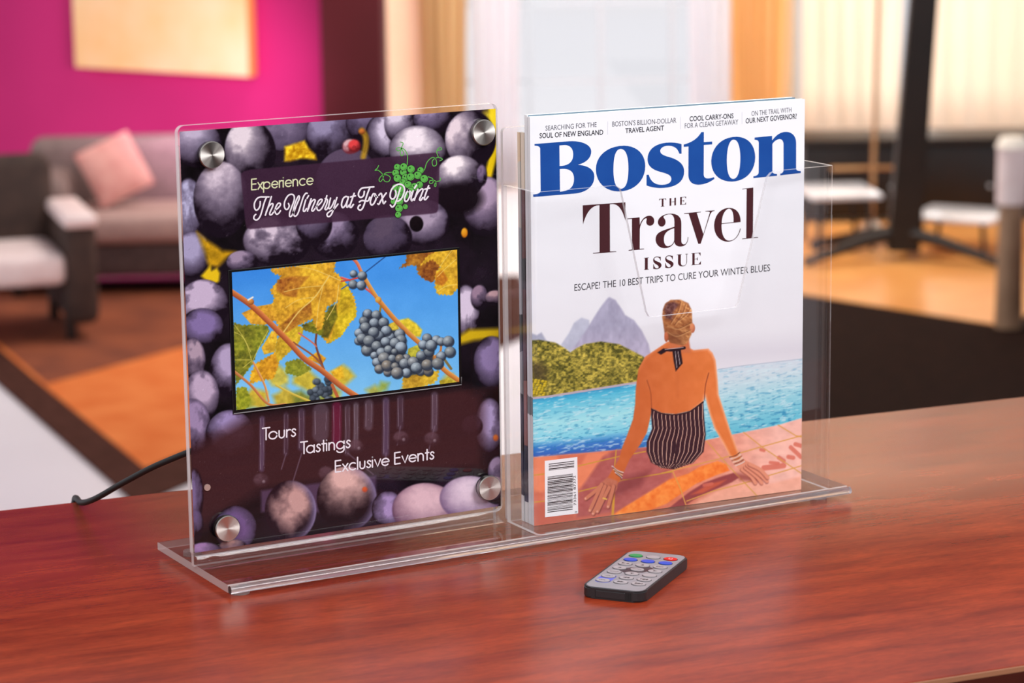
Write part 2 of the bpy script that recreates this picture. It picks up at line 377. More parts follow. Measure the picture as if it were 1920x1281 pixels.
fw_ = box('wall_front', (-4.5, -8.2, -0.75), (7.0, -8.0, 3.2), m_fw); fw_['kind'] = 'structure'  # unseen wall behind the camera, added to darken reflections in the prints
rw_ = box('wall_right', (7.0, -8.2, -0.9), (7.2, 0.75, 3.2), m_fw); rw_['kind'] = 'structure'
gw = box('wall_gallery', (-4.5, 0.62, ZF), (7.0, 0.75, -0.90), m_cream); gw['kind'] = 'structure'
m_ceil = noisy('brown_ceiling_panel', (92, 66, 54), (104, 76, 62), 2, rough=.8)
rbox('ceiling', -6, 6.5, 8.5, 19.2, 6.0, 6.15, m_ceil)  # unseen, added to keep bright sky out of the desk reflection
# back wall with two openings
WY = 18.5
bk = rbox('wall_back', -6, -0.35, WY, WY + 0.25, 0, 6.0, m_cream)
pier = rbox('wall_back_pier', 1.62, 1.95, WY, WY + 0.25, 0, 6.0, m_cream)
rbox('wall_back_right', 4.6, 6.5, WY, WY + 0.25, 0, 6.0, m_cream)
rbox('wall_back_sill', -0.35, 1.62, WY, WY + 0.25, 0, 0.18, m_cream); rbox('wall_back_sill_right', 1.95, 4.6, WY, WY + 0.25, 0, 0.28, m_cream)
rbox('wall_back_head', -0.35, 4.6, WY, WY + 0.25, 3.4, 6.0, m_cream)
# magenta partition wall, running away to the left
pa, pb = (-12.57, 23.05), (-1.02, 15.52); pang = math.atan2(pb[1] - pa[1], pb[0] - pa[0]); plen = math.hypot(pb[0] - pa[0], pb[1] - pa[1])
o = box('wall_left', (0, 0, 0), (plen, 0.14, 6.0), m_mag); o.location = RW(*pa); o.rotation_euler = (0, 0, -YAW + pang); o['kind'] = 'structure'
o = rbox('wall_left_column', -1.07, -0.715, 15.35, 15.95, 0, 6.0, m_magshade, bev=0.03)
# windows: frame, mullions, panes
m_frame = pmat('grey_white_window_frame', (188, 196, 206), 0.5); m_pane = sheet('window_glass', 0.97, 0.05, 0.6)
def window(name, X0, X1, h0, h1, nx, ny, t=0.035):
    e = rthing(name, (X0 + X1) / 2, WY + 0.12, h0); e['kind'] = 'structure'; w = X1 - X0; h = h1 - h0
    for nm, lo, hi in (('frame_side', (-w / 2, -.03, 0), (-w / 2 + .06, .03, h)), ('frame_side', (w / 2 - .06, -.03, 0), (w / 2, .03, h)), ('frame_bottom', (-w / 2, -.035, 0), (w / 2, .035, .07)), ('frame_top', (-w / 2, -.03, h - .07), (w / 2, .03, h))):
        box(nm, lo, hi, m_frame, e, 0.004)
    for k in range(1, nx): x = -w / 2 + w * k / nx; box('mullion', (x - t / 2, -.02, .07), (x + t / 2, .02, h - .07), m_frame, e)
    for k in range(1, ny): z = h * k / ny; box('glazing_bar', (-w / 2 + .06, -.015, z - t / 3), (w / 2 - .06, .015, z + t / 3), m_frame, e)
    for i in range(nx):
        for j in range(ny): box('pane', (-w / 2 + w * i / nx + .02, -.003, h * j / ny + .02), (-w / 2 + w * (i + 1) / nx - .02, .003, h * (j + 1) / ny - .02), m_pane, e)
window('window_1', -0.35, 1.62, 0.18, 3.4, 4, 6); window('window_2', 1.95, 4.6, 0.28, 3.4, 4, 3)
# pale terrace outside
m_terr = noisy('pale_terrace', (225, 225, 228), (236, 236, 238), 1.5, rough=0.8)
rbox('floor_terrace', -6, 8, 19.2, 21.2, -0.3, -0.1, m_terr)
# curtains with real folds
def cloth(name, rgb, rgb2, tl=0.45):
    m = noisy(name, rgb, rgb2, 6, (1, 1, .1), rough=0.9, spec=0.1); b = m.node_tree.nodes['Principled BSDF']; out = m.node_tree.nodes['Material Output']
    t = N(m, 'ShaderNodeBsdfTranslucent'); t.inputs[0].default_value = (*lin(rgb2), 1); mx = N(m, 'ShaderNodeMixShader'); mx.inputs[0].default_value = tl
    L(m, b.outputs[0], mx.inputs[1]); L(m, t.outputs[0], mx.inputs[2]); L(m, mx.outputs[0], out.inputs[0]); return m
def curtain(name, X0, X1, Y, mat, label, folds, amp=0.05, h0=0.03, h1=3.3, seed=1, cat='curtain'):
    rnd = random.Random(seed); e = rthing(name, (X0 + X1) / 2, Y, h0); tag(e, label, cat, 'sheer curtains at the windows' if name == 'sheer_curtain' else 'gathered side curtains')
    w = X1 - X0; n = folds * 10; V = []; F = []; ph = [rnd.uniform(.7, 1.2) for _ in range(folds + 2)]
    hs = [0, .4, .9, 1.6, 2.4, h1 - h0]
    for h in hs:
        for k in range(n + 1):
            s = k / n * folds; a = amp * ph[int(s)]; V.append((-w / 2 + w * k / n + .012 * math.sin(h * 2 + s), a * math.sin(2 * math.pi * s) * (1 - .15 * h / 3), h))
    for j in range(len(hs) - 1):
        for k in range(n): i = j * (n + 1) + k; F.append((i, i + 1, i + n + 2, i + n + 1))
    o = mesh_obj('fabric', V, F, mat, e, smooth=True); md = o.modifiers.new('thickness', 'SOLIDIFY'); md.thickness = 0.004
    bm = bmesh.new(); add_tube(bm, [(-w / 2 - .03, 0, h1 - h0 + .03), (w / 2 + .03, 0, h1 - h0 + .03)], .014); bm_obj('curtain_rod', bm, m_frame, e, 40)
    return e
m_tan = cloth('tan_curtain_fabric', (216, 184, 136), (232, 204, 158), .35); m_org = cloth('amber_curtain_fabric', (248, 204, 136), (253, 220, 166), .45)
m_sheer = cloth('cream_sheer_fabric', (246, 230, 210), (252, 240, 226), .5); m_white = cloth('white_sheer_fabric', (236, 236, 242), (246, 246, 250), .5)
curtain('curtain', -0.60, -0.28, 18.25, m_tan, 'tan gathered curtain at the left edge of the bright centre window', 4, seed=2)
curtain('curtain', 1.50, 1.87, 18.25, m_org, 'amber gathered curtain between the bright centre window and the right window', 5, seed=4)
curtain('sheer_curtain', -0.26, 0.08, 18.36, m_white, 'white sheer curtain beside the tan curtain', 4, .025, seed=5)
curtain('sheer_curtain', 1.22, 1.52, 18.36, m_white, 'white sheer curtain beside the amber curtain', 4, .025, seed=6)
curtain('sheer_curtain', 1.98, 2.66, 18.30, m_sheer, 'cream sheer curtain behind the thin lamp pole', 5, .014, h0=.30, seed=7)
curtain('sheer_curtain', 2.80, 4.3, 18.30, m_sheer, 'cream sheer curtain at the far right behind the black post', 9, .014, h0=.30, seed=8)

# yellow canvas on the magenta wall
wd = Vector((math.cos(pang), math.sin(pang)))
def on_wall(X, off): # room X -> point on wall face, off in front of it
    t = (X - pa[0]) / wd.x; return (pa[0] + wd.x * t + wd.y * off, pa[1] + wd.y * t - wd.x * off)
xm = (-2.60 - 1.47) / 2; px_, py_ = on_wall(xm, 0.0); e = rthing('canvas_painting', px_, py_, 1.05, pang)
pw = 1.13 / wd.x
m_canvas = noisy('yellow_canvas_paint', (252, 206, 136), (255, 222, 168), 2.2, rough=0.8, detail=3); m_cside = pmat('orange_canvas_side', (238, 158, 80), 0.8)
box('stretcher', (-pw / 2, -0.085, 0), (pw / 2, -0.01, 2.3), m_cside, e, 0.006); box('canvas', (-pw / 2 + .004, -0.092, 0.006), (pw / 2 - .004, -0.086, 2.294), m_canvas, e)
tag(e, 'large pale yellow canvas with orange sides hanging on the magenta wall', 'painting')

# rugs with borders; lit fields and the shaded left centre are painted in
m_rb = noisy('brown_rug_border', (70, 42, 35), (84, 52, 44), 14, rough=0.95, bump=.3, spec=.05); m_rf = noisy('lit_orange_rug_field', (216, 112, 56), (230, 132, 72), 5, rough=0.95, bump=.3, spec=.1)
m_rc = noisy('shaded_rug_centre', (118, 58, 36), (148, 76, 44), 4, rough=0.95, bump=.3)  # darker rug tone: shade by the sofa put into the colour
def flat(name, pts, h0, h1, mat, parent):
    bm = bmesh.new(); add_prism(bm, pts, lambda a, b, d: (a, b, d), h0, h1); return bm_obj(name, bm, mat, parent)
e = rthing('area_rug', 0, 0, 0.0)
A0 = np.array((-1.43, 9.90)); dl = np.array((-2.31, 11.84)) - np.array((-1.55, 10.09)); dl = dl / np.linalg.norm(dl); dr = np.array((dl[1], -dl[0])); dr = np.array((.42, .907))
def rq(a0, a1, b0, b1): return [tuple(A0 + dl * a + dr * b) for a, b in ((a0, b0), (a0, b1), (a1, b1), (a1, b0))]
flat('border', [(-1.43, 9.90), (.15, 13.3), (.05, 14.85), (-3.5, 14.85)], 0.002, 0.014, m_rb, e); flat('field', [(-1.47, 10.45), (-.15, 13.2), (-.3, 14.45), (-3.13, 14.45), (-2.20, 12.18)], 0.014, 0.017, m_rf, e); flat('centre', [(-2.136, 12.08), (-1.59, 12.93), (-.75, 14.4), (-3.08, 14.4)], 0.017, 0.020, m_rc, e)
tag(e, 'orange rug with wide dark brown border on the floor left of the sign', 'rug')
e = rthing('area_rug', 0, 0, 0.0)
m_rd = noisy('dark_chocolate_rug', (30, 17, 13), (38, 22, 17), 12, rough=0.95, bump=.3, spec=.05); m_rg = noisy('sunlit_amber_field', (222, 146, 76), (236, 166, 94), 3, rough=0.28)  # amber field: sunlit floor put into the colour
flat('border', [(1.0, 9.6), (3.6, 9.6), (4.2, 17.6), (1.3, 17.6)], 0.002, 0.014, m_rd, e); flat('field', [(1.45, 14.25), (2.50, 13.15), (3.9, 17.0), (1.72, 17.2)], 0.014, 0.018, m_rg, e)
tag(e, 'dark chocolate rug with a sunlit patch coloured amber on the floor right of the magazines', 'rug')

# sofa, cushion, armchairs
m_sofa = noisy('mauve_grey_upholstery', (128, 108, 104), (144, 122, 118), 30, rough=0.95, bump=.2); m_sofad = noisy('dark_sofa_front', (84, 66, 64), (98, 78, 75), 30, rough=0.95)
m_seat = noisy('pale_mauve_cushion', (180, 146, 140), (192, 158, 150), 20, rough=0.95); m_pink = noisy('pink_cushion_fabric', (226, 156, 148), (238, 176, 166), 12, rough=0.95); m_leg = pmat('dark_furniture_leg', (38, 26, 24), 0.5)
e = rthing('sofa', -1.75, 14.75, 0, 0.10)
box('base', (-1.0, -.38, .12), (1.35, .42, .30), m_sofad, e, .03); box('seat_cushion', (-.62, -.42, .30), (.32, .2, .46), m_seat, e, .05, 3); box('seat_cushion', (.34, -.42, .30), (1.25, .2, .46), m_seat, e, .05, 3)
box('backrest', (-.9, .18, .28), (1.3, .46, .80), m_sofa, e, .07, 3); box('arm', (-1.05, -.42, .12), (-.66, .46, .66), m_sofa, e, .08, 3); box('arm', (1.27, -.42, .12), (1.55, .46, .60), m_sofa, e, .08, 3)
for x in (-.95, 1.45):
    for y in (-.32, .36): box('leg', (x - .03, y - .03, 0.021), (x + .03, y + .03, .13), m_leg, e, .004)
tag(e, 'mauve grey upholstered sofa below the yellow canvas', 'sofa')
e = rthing('cushion', -2.16, 14.62, .47, .35)
bm = bmesh.new(); bmesh.ops.create_grid(bm, x_segments=12, y_segments=12, size=.25)
def pil(bm, t, tilt):
    top = [v.co.copy() for v in bm.verts]
    for v in bm.verts: v.co.z = t * max(0, (1 - (v.co.x / .25) ** 2) * (1 - (v.co.y / .25) ** 2)) ** .45
    g = bmesh.ops.duplicate(bm, geom=bm.verts[:] + bm.edges[:] + bm.faces[:])
    for x in g['geom']:
        if isinstance(x, bmesh.types.BMVert): x.co.z *= -1
    bmesh.ops.remove_doubles(bm, verts=bm.verts, dist=1e-5)
    bmesh.ops.rotate(bm, verts=bm.verts, matrix=Matrix.Rotation(math.radians(22), 3, 'Z'))
    bmesh.ops.rotate(bm, verts=bm.verts, matrix=Matrix.Rotation(math.radians(tilt), 3, 'X'))
    z = min(v.co.z for v in bm.verts); bmesh.ops.translate(bm, verts=bm.verts, vec=(0, 0, -z))
pil(bm, .08, 68); bmesh.ops.scale(bm, vec=(.66, .66, .66), verts=bm.verts); bm_obj('cover', bm, m_pink, e, 60); tag(e, 'pink square cushion propped on the mauve grey sofa', 'cushion')
m_wch = noisy('white_leather', (236, 214, 212), (244, 226, 224), 10, rough=0.6); m_brn = noisy('brown_armchair_shell', (58, 42, 37), (72, 53, 46), 10, rough=0.8)
def armchair(name, X, Y, rz, mseat, mshell, label, s=1.0):
    e = rthing(name, X, Y, 0, rz)
    box('seat', (-.33 * s, -.36 * s, .30 * s), (.33 * s, .28 * s, .46 * s), mseat, e, .05, 3)
    box('backrest', (-.36 * s, .22 * s, .26 * s), (.36 * s, .42 * s, .88 * s), mshell, e, .08, 3, Matrix.Rotation(math.radians(-8), 3, 'X'))
    for x in (-1, 1): box('arm', (x * .40 * s - .08, -.38 * s, .10 * s), (x * .40 * s + .08, .36 * s, .60 * s), mshell, e, .05, 3); box('arm_pad', (x * .40 * s - .085, -.39 * s, .585 * s), (x * .40 * s + .085, .30 * s, .65 * s), mseat, e, .025, 3)
    for x in (-.34, .34):
        for y in (-.3, .3): box('leg', (x * s - .025, y * s - .025, .021), (x * s + .025, y * s + .025, .28 * s), m_leg, e, .004)
    tag(e, label, 'armchair'); return e
armchair('armchair', -2.60, 13.30, .30, m_wch, m_brn, 'brown armchair with white leather seat at the left picture edge')
m_dred = noisy('dark_red_upholstery', (78, 30, 34), (92, 38, 40), 14, rough=0.9)
armchair('armchair', 3.16, 12.75, -.3, m_dred, m_dred, 'dark red armchair at the right picture edge', 1.05)

# right side: low console, slanted post, floor lamp, glass table, lantern
m_blk = noisy('black_lacquer', (22, 16, 15), (30, 22, 20), 6, rough=0.45)
e = rthing('low_console', 3.05, 16.85, 0.019)
box('body', (-1.22, -.24, .03), (1.25, .24, .48), m_blk, e, .01); box('top', (-1.25, -.27, .48), (1.28, .27, .52), m_blk, e, .008)
for k in range(4): d = box('door', (-1.2 + .61 * k, -.256, .06), (-.62 + .61 * k, -.241, .46), m_blk, e, .004); bm = bmesh.new(); add_cyl(bm, (-.68 + .61 * k, -.256, .22), (0, -1, 0), .012, .02, 12); bm_obj('knob', bm, m_frame, d, 40)
for x in (-1.1, 1.1):
    for y in (-.18, .18): box('leg', (x - .03, y - .03, 0), (x + .03, y + .03, .04), m_blk, e)
tag(e, 'long low black console under the right window', 'console')
e = rthing('slanted_post', 2.24, 15.2, 0.019)
bm = bmesh.new(); n = 4
lo = [(-.09, -.07, .05), (.09, -.07, .05), (.09, .07, .05), (-.09, .07, .05)]; hi = [(.10, -.06, 2.6), (.23, -.06, 2.6), (.23, .06, 2.6), (.10, .06, 2.6)]
a = [bm.verts.new(v) for v in lo]; b = [bm.verts.new(v) for v in hi]; bm.faces.new(a[::-1]); bm.faces.new(b)
for i in range(4): bm.faces.new((a[i], a[(i + 1) % 4], b[(i + 1) % 4], b[i]))
bmesh.ops.bevel(bm, geom=bm.edges[:], offset=.012, segments=2, affect='EDGES'); bm_obj('shaft', bm, m_blk, e, 35)
for ang in (200, 325, 80, 140):
    c, s = math.cos(math.radians(ang)), math.sin(math.radians(ang)); bm = bmesh.new(); add_tube(bm, [(0, 0, .16), (c * .25, s * .25, .12), (c * .62, s * .62, .025)], [.045, .035, .024], 8); bm_obj('foot', bm, m_blk, e, 40)
tag(e, 'tall slanted black post with splayed feet before the right window', 'post')
m_brass = pmat('warm_metal', (196, 150, 104), 0.35, 0.8); m_glow = pmat('white_enamel', (250, 240, 225), 0.4)
e = rthing('floor_lamp', 2.17, 16.0, 0.019)
bm = bmesh.new(); add_tube(bm, [(0, 0, .1), (.01, 0, .8), (.03, 0, 2.4)], [.016, .014, .01], 10); bm_obj('pole', bm, m_brass, e, 40)
bm = bmesh.new(); add_cyl(bm, (0, 0, 0), (0, 0, 1), .13, .10, 28, .03); bm_obj('base', bm, m_glow, e, 40)
bm = bmesh.new(); add_cyl(bm, (.03, 0, 2.35), (0, 0, 1), .2, .28, 28, .12); bm_obj('lamp_shade', bm, m_sheer, e, 40)
bm = bmesh.new(); add_tube(bm, [(-.25, 0, .42), (.28, 0, .42)], .012, 8); bm_obj('cross_bar', bm, m_brass, e, 40)
tag(e, 'thin floor lamp with a warm metal pole left of the black post', 'lamp')
m_top = pmat('white_glass_top', (232, 232, 238), 0.12)
def ctable(X, Y, w, d, h, rz, label):
    e = rthing('coffee_table', X, Y, 0.022, rz); box('top', (-w / 2, -d / 2, h - .03), (w / 2, d / 2, h), m_top, e, .006)
    for x in (-1, 1):
        for y in (-1, 1): bm = bmesh.new(); add_tube(bm, [(x * (w / 2 - .05), y * (d / 2 - .05), 0), (x * (w / 2 - .07), y * (d / 2 - .07), h - .03)], .014, 8); bm_obj('leg', bm, m_blk, e, 40)
    tag(e, label, 'table', 'small white topped tables')
ctable(1.93, 15.75, .42, .55, .33, .1, 'small white topped table left of the black post'); ctable(2.62, 15.5, .50, .5, .22, -.45, 'small low white topped table right of the black post')
e = rthing('lantern', 2.47, 13.15, 0.019)
m_tanm = noisy('tan_ceramic', (150, 118, 92), (166, 132, 104), 8, rough=0.5)
bm = bmesh.new(); add_cyl(bm, (0, 0, 0), (0, 0, 1), .07, .62, 28, .06); bm_obj('body', bm, m_tanm, e, 40)
bm = bmesh.new(); add_cyl(bm, (0, 0, .62), (0, 0, 1), .075, .28, 28); bm_obj('shade', bm, m_wch, e, 40)
bm = bmesh.new(); add_cyl(bm, (0, 0, .90), (0, 0, 1), .085, .05, 28, .06); bm_obj('cap', bm, m_glow, e, 40)
tag(e, 'white topped cylindrical lantern standing at the right picture edge', 'lantern')
# decorative wall washer on the magenta wall
l = bpy.data.lights.new('wall_washer', 'SPOT'); l.energy = 150; l.color = (1.0, .62, .9); l.spot_size = math.radians(80); l.spot_blend = 1.0; l.shadow_soft_size = .25
o = bpy.data.objects.new('wall_washer', l); COL.objects.link(o); o.location = RW(-1.45, 14.2, 1.3); look(o, RW(-2.0, 16.1, .8))

# ------------------------------------------------------------------ desk
m_desk = noisy('cherry_wood_laminate', (122, 38, 17), (156, 60, 30), 5.0, (2.2, 11.0, 1.0), rough=0.27, detail=8, lo=.30, hi=.72, spec=.25)
def wood_extra(m):
    b = m.node_tree.nodes['Principled BSDF']; src = b.inputs['Base Color'].links[0].from_socket
    tc = N(m, 'ShaderNodeTexCoord'); mp = N(m, 'ShaderNodeMapping'); mp.inputs['Scale'].default_value = (4.5, 30.0, 2.0); mp.inputs['Rotation'].default_value = (0, 0, .03)
    nz = N(m, 'ShaderNodeTexNoise'); nz.inputs['Scale'].default_value = 4.0; nz.inputs['Detail'].default_value = 10; nz.inputs['Distortion'].default_value = .8
    cr = N(m, 'ShaderNodeValToRGB'); cr.color_ramp.elements[0].position = .33; cr.color_ramp.elements[0].color = (.42, .36, .36, 1); cr.color_ramp.elements[1].position = .5; cr.color_ramp.elements[1].color = (1, 1, 1, 1)
    mx = N(m, 'ShaderNodeMix', data_type='RGBA', blend_type='MULTIPLY'); mx.inputs[0].default_value = .38
    L(m, tc.outputs['Object'], mp.inputs[0]); L(m, mp.outputs[0], nz.inputs[0]); L(m, nz.outputs['Fac'], cr.inputs[0]); L(m, src, mx.inputs[6]); L(m, cr.outputs[0], mx.inputs[7])
    mp2 = N(m, 'ShaderNodeMapping'); mp2.inputs['Scale'].default_value = (26, 120, 9); n2 = N(m, 'ShaderNodeTexNoise'); n2.inputs['Scale'].default_value = 6; n2.inputs['Detail'].default_value = 6
    c2 = N(m, 'ShaderNodeValToRGB'); c2.color_ramp.elements[0].position = .3; c2.color_ramp.elements[0].color = (.75, .72, .72, 1); c2.color_ramp.elements[1].position = .62; c2.color_ramp.elements[1].color = (1.06, 1.0, .96, 1)
    my = N(m, 'ShaderNodeMix', data_type='RGBA', blend_type='MULTIPLY'); my.inputs[0].default_value = .8
    L(m, tc.outputs['Object'], mp2.inputs[0]); L(m, mp2.outputs[0], n2.inputs[0]); L(m, n2.outputs['Fac'], c2.inputs[0]); L(m, mx.outputs[2], my.inputs[6]); L(m, c2.outputs[0], my.inputs[7]); L(m, my.outputs[2], b.inputs['Base Color'])
wood_extra(m_desk)
m_dpan = noisy('dark_cherry_panel', (48, 15, 10), (70, 24, 15), 9, (1, 1, 6), rough=0.4)
desk = empty('desk', (0.2, -0.1, -0.75), math.radians(-6.3))
# local frame centred so that the back edge is local y = +D1 and the front edge local y = -D0
ca, sa = math.cos(math.radians(6.3)), math.sin(math.radians(6.3))
def dloc(x, y): dx, dy = x - .2, y + .1; return (dx * ca - dy * sa, dx * sa + dy * ca)
D1 = dloc(.0833, .2155)[1]; D0 = dloc(.290, -.388)[1]
box('desktop', (-1.25, D0, .725), (1.35, D1, .75), m_desk, desk, .0015)
box('edge_banding', (-1.25, D0 - .0016, .7465), (1.35, D0, .7493), pmat('brown_edge_band', (150, 98, 70), .5), desk); box('front_rail', (-1.25, D0 - .0014, .69), (1.35, D0, .7465), m_dpan, desk)
box('front_panel', (-1.2, D0 + .012, .06), (1.3, D0 + .03, .725), m_dpan, desk); box('back_panel', (-1.2, D1 - .05, .2), (1.3, D1 - .032, .725), m_dpan, desk)
for x in (-1.2, 1.27): box('side_panel', (x, D0 + .03, 0), (x + .03, D1 - .05, .725), m_dpan, desk)
tag(desk, 'reddish cherry wood desk carrying the clear acrylic display', 'desk')

# ------------------------------------------------------------------ acrylic display (millimetres: u along, v back, z up)
DO = (0.235, 0.010, 0.0); disp = empty('acrylic_display', DO)
tag(disp, 'clear acrylic countertop stand with a grape poster, video screen and magazine pocket', 'display stand')
def D(u, v, z): return (u * MM - DO[0], v * MM - DO[1], z * MM - DO[2])
def dprism(name, poly, fn, d0, d1, mat, emat=None, parent=disp, smooth=40):
    bm = bmesh.new(); add_prism(bm, poly, fn, d0, d1); bmesh.ops.recalc_face_normals(bm, faces=bm.faces)
    if emat is not None:
        for i, f in enumerate(bm.faces):
            if len(f.verts) == 4 and i > 1: f.material_index = 1
        return bm_obj(name, bm, [mat, emat], parent)
    return bm_obj(name, bm, mat, parent, smooth)
# base plate with rounded front and rear lips
M_BSH = sheet('clear_acrylic_base', 0.975, 0.07); M_BED = edge_mat('rounded_acrylic_lip', (226, 220, 218), 0.6)
dprism('front_lip', rrect(-48.5, 2.6, -43.2, 7.6, 2.4, 6), lambda a, b, d: D(d, a, b), 4, 465, M_ACR, None, disp, 50)
prof = rrect(-43, 2.6, 71, 7.6, .6, 2)
bm = bmesh.new(); add_prism(bm, prof, lambda a, b, d: D(d, a, b), 4, 465); bmesh.ops.recalc_face_normals(bm, faces=bm.faces)
for f in bm.faces: f.material_index = 0 if abs(f.normal.z) > .95 else 1
bm_obj('base_plate', bm, [M_BSH, M_BED], disp)
for u, v in ((22, 57), (14, -38), (446, -36), (446, 57)):
    bm = bmesh.new(); add_cyl(bm, D(u, v, 0), (0, 0, 1), 6 * MM, 2.6 * MM, 24); bm_obj('bumper_foot', bm, M_BED, disp, 40)
# upright plate behind the sign, sign plate, fillet where they meet the base
dprism('upright_plate', [(2, 7.6), (216, 7.6), (216, 270), (2, 270)], lambda a, b, d: D(a, d, b), 5.2, 9.0, M_SHEET, M_EDGE)
dprism('sign_plate', rrect(-.6, 14.5, 218.2, 283.0, 4.5), lambda a, b, d: D(a, d, b), 0.0, 4.6, M_SHEET, M_EDGE2)
dprism('weld_fillet', [(5.2, 7.6), (5.2, 13.5), (3.6, 10.5), (1.0, 8.6), (-4.0, 7.6)], lambda a, b, d: D(d, a, b), 4, 217, M_BSH)
# rear housing of the player
box('player_housing', D(7, 9.2, 96), D(200, 13, 204), M_BLACK, disp, .003)

# ---- poster print
PW, PH, PZ = 217.3, 262.4, 17.6
Hp = homog([(335, 245), (932.5, 203.5), (939, 950), (364, 1037)], [(0, PH), (PW, PH), (PW, 0), (0, 0)]); Hpi = np.linalg.inv(Hp)
def P3(x, y, d): return D(x, -0.12 - d, PZ + y) if np.isscalar(x) else ((x * MM - DO[0]), np.full_like(x, (-0.12 - d) * MM - DO[1]), ((PZ + y) * MM - DO[2]))
PALE, MID, LAV, DK = (226, 212, 222), (132, 116, 148), (168, 152, 192), (24, 15, 25)
def paint_poster(X, Y):
    c = Canvas(X, Y, (26, 18, 26)); f = fbm(X / 60, Y / 60, 3); c.C += (f[..., None] - .5) * np.array((40, 26, 44))
    z1 = (320, 180, 4.003); z2 = (640, 180, 4.003); z3 = (320, 460, 4.003); z4 = (640, 460, 4.003); z5 = (320, 740, 4.003); z6 = (640, 740, 4.003)
    B = lambda x, y, rx, ry, lit=PALE, dark=DK, **k: c.ball(x, y, rx, ry, lit, dark, **({'soft': 2.6, 'spots': .5, 'seed': int(x + y) % 97, 'mid': (98, 86, 116), 'gam': 1.25} | k))
    # top rows
    B(350, 262, 30, 32, (196, 180, 200)); B(372, 270, 44, 44, (186, 172, 196), spots=.1); B(535, 240, 52, 44, (118, 104, 130), light=(-.2, -.1), spots=.3); B(620, 252, 44, 52, (142, 132, 164), spots=.45)
    B(690, 232, 40, 34, (110, 98, 128)); B(655, 340, 62, 62, (86, 70, 92)); B(470, 283, 48, 60, (222, 208, 216), light=(-.45, -.55), gam=1.3, ang=-8, spots=.3)
    B(354, 396, 30, 62, (178, 174, 206), light=(-.1, -.4)); B(415, 374, 52, 72, (214, 198, 212), light=(-.1, -.72), gam=1.3, spots=.2)
    B(722, 255, 36, 42, (206, 194, 216), light=(.3, -.3)); B(752, 232, 30, 40, (214, 202, 220)); B(812, 222, 36, 32, (140, 124, 156), spots=.6); B(785, 282, 54, 46, (236, 224, 232), light=(-.1, -.5), spots=.15)
    c.line(crop(z2, [(1140, 90), (1160, 200), (1150, 420), (1120, 560), (1100, 640)]), (222, 188, 20), 14, 6); c.poly(crop(z2, [(1085, 130), (1170, 90), (1175, 260), (1110, 200)]), (236, 206, 40), 8)
    B(884, 262, 48, 54, (224, 206, 214), light=(-.6, -.35), gam=1.6, spots=.3); B(912, 388, 44, 56, (168, 146, 172), light=(-.1, -.5)); B(864, 334, 45, 42, (242, 230, 234), light=(-.35, -.6), gam=1.4, spots=.25)
    c.ball(860, 374, 46, 30, (24, 15, 22), (20, 12, 18), soft=14); B(792, 418, 52, 44, (164, 148, 170), light=(0, -.4), spots=.5); c.ball(782, 421, 13, 15, (22, 14, 18), (16, 10, 14), soft=2)
    B(728, 448, 46, 44, (86, 72, 92), spots=.5); B(628, 442, 46, 44, (148, 132, 160), spots=.6); B(520, 452, 64, 48, (206, 190, 206), light=(-.2, -.45), spots=.7); B(590, 420, 34, 40, (110, 96, 120), spots=.6)
    c.poly(crop(z1, [(860, 380), (960, 350), (1010, 335), (1040, 390), (1090, 440), (1100, 480), (1020, 470), (980, 470), (900, 490), (860, 490)]), (214, 168, 30), 3, fn=lambda x, y, d, k: k + (fbm(x / 6, y / 6, 5)[:, None] - .5) * np.array((150, 170, 60)))
    c.ball(658, 275, 15, 14, (206, 168, 172), (110, 40, 50), soft=4, spots=.4, seed=4); c.ball(666, 274, 12, 12, (214, 64, 66), (100, 26, 30), soft=4, spots=.6, seed=9); c.line(crop(z2, [(160, 260), (185, 300), (190, 370), (170, 460)]), (176, 136, 36), 10, 6, .9); c.line(crop(z2, [(150, 270), (200, 310), (180, 420)]), (120, 90, 30), 4, 4, .7); c.ball(680, 247, 6, 5, (206, 116, 50), (120, 60, 24), soft=4)
    # left column
    B(362, 478, 34, 44, (160, 152, 186), light=(-.2, -.4), spots=.5); c.poly(crop(z1, [(200, 1020), (270, 1080), (390, 1160), (490, 1170), (430, 1210), (360, 1281), (290, 1281), (260, 1180)]), (196, 148, 24), 5, fn=lambda x, y, d, k: k * (.55 + .7 * fbm(x / 12, y / 12, 8)[:, None]))
    c.poly(crop(z3, [(230, 230), (300, 150), (310, 190), (350, 170), (372, 210), (365, 270), (330, 300), (280, 270), (250, 250)]), (220, 184, 28), 3)
    B(455, 492, 30, 22, (150, 132, 156)); B(382, 572, 48, 48, (190, 172, 198), light=(-.2, -.5), spots=.75); B(380, 612, 40, 34, (126, 108, 158), light=(0, -.2))
    B(362, 676, 24, 42, (168, 146, 164), light=(.2, -.4)); B(430, 694, 36, 50, (172, 156, 190), light=(.1, -.4), spots=.5); B(378, 742, 34, 48, (182, 162, 188), light=(.1, -.4)); B(362, 800, 34, 52, (150, 130, 166), light=(.2, -.4)); B(432, 815, 46, 46, (150, 134, 180), light=(.1, -.45), spots=.4)
    # right column
    B(874, 586, 26, 50, (210, 196, 218), light=(0, -.3), spots=.6); B(900, 560, 17, 24, (150, 124, 146)); B(930, 560, 20, 14, (196, 160, 166), spots=.2); B(905, 330, 10, 20, (120, 100, 130))
    c.poly(crop(z4, [(880, 690), (960, 640), (1200, 630), (1200, 700), (1000, 720), (890, 750)]), (200, 168, 24), 5); B(922, 682, 34, 50, (140, 122, 166), light=(0, -.35)); B(918, 800, 28, 52, (172, 156, 200), light=(-.2, -.3)); B(885, 800, 20, 20, (96, 74, 110)); c.ball(929, 822, 5, 6, (206, 110, 50), (170, 80, 40), soft=3)
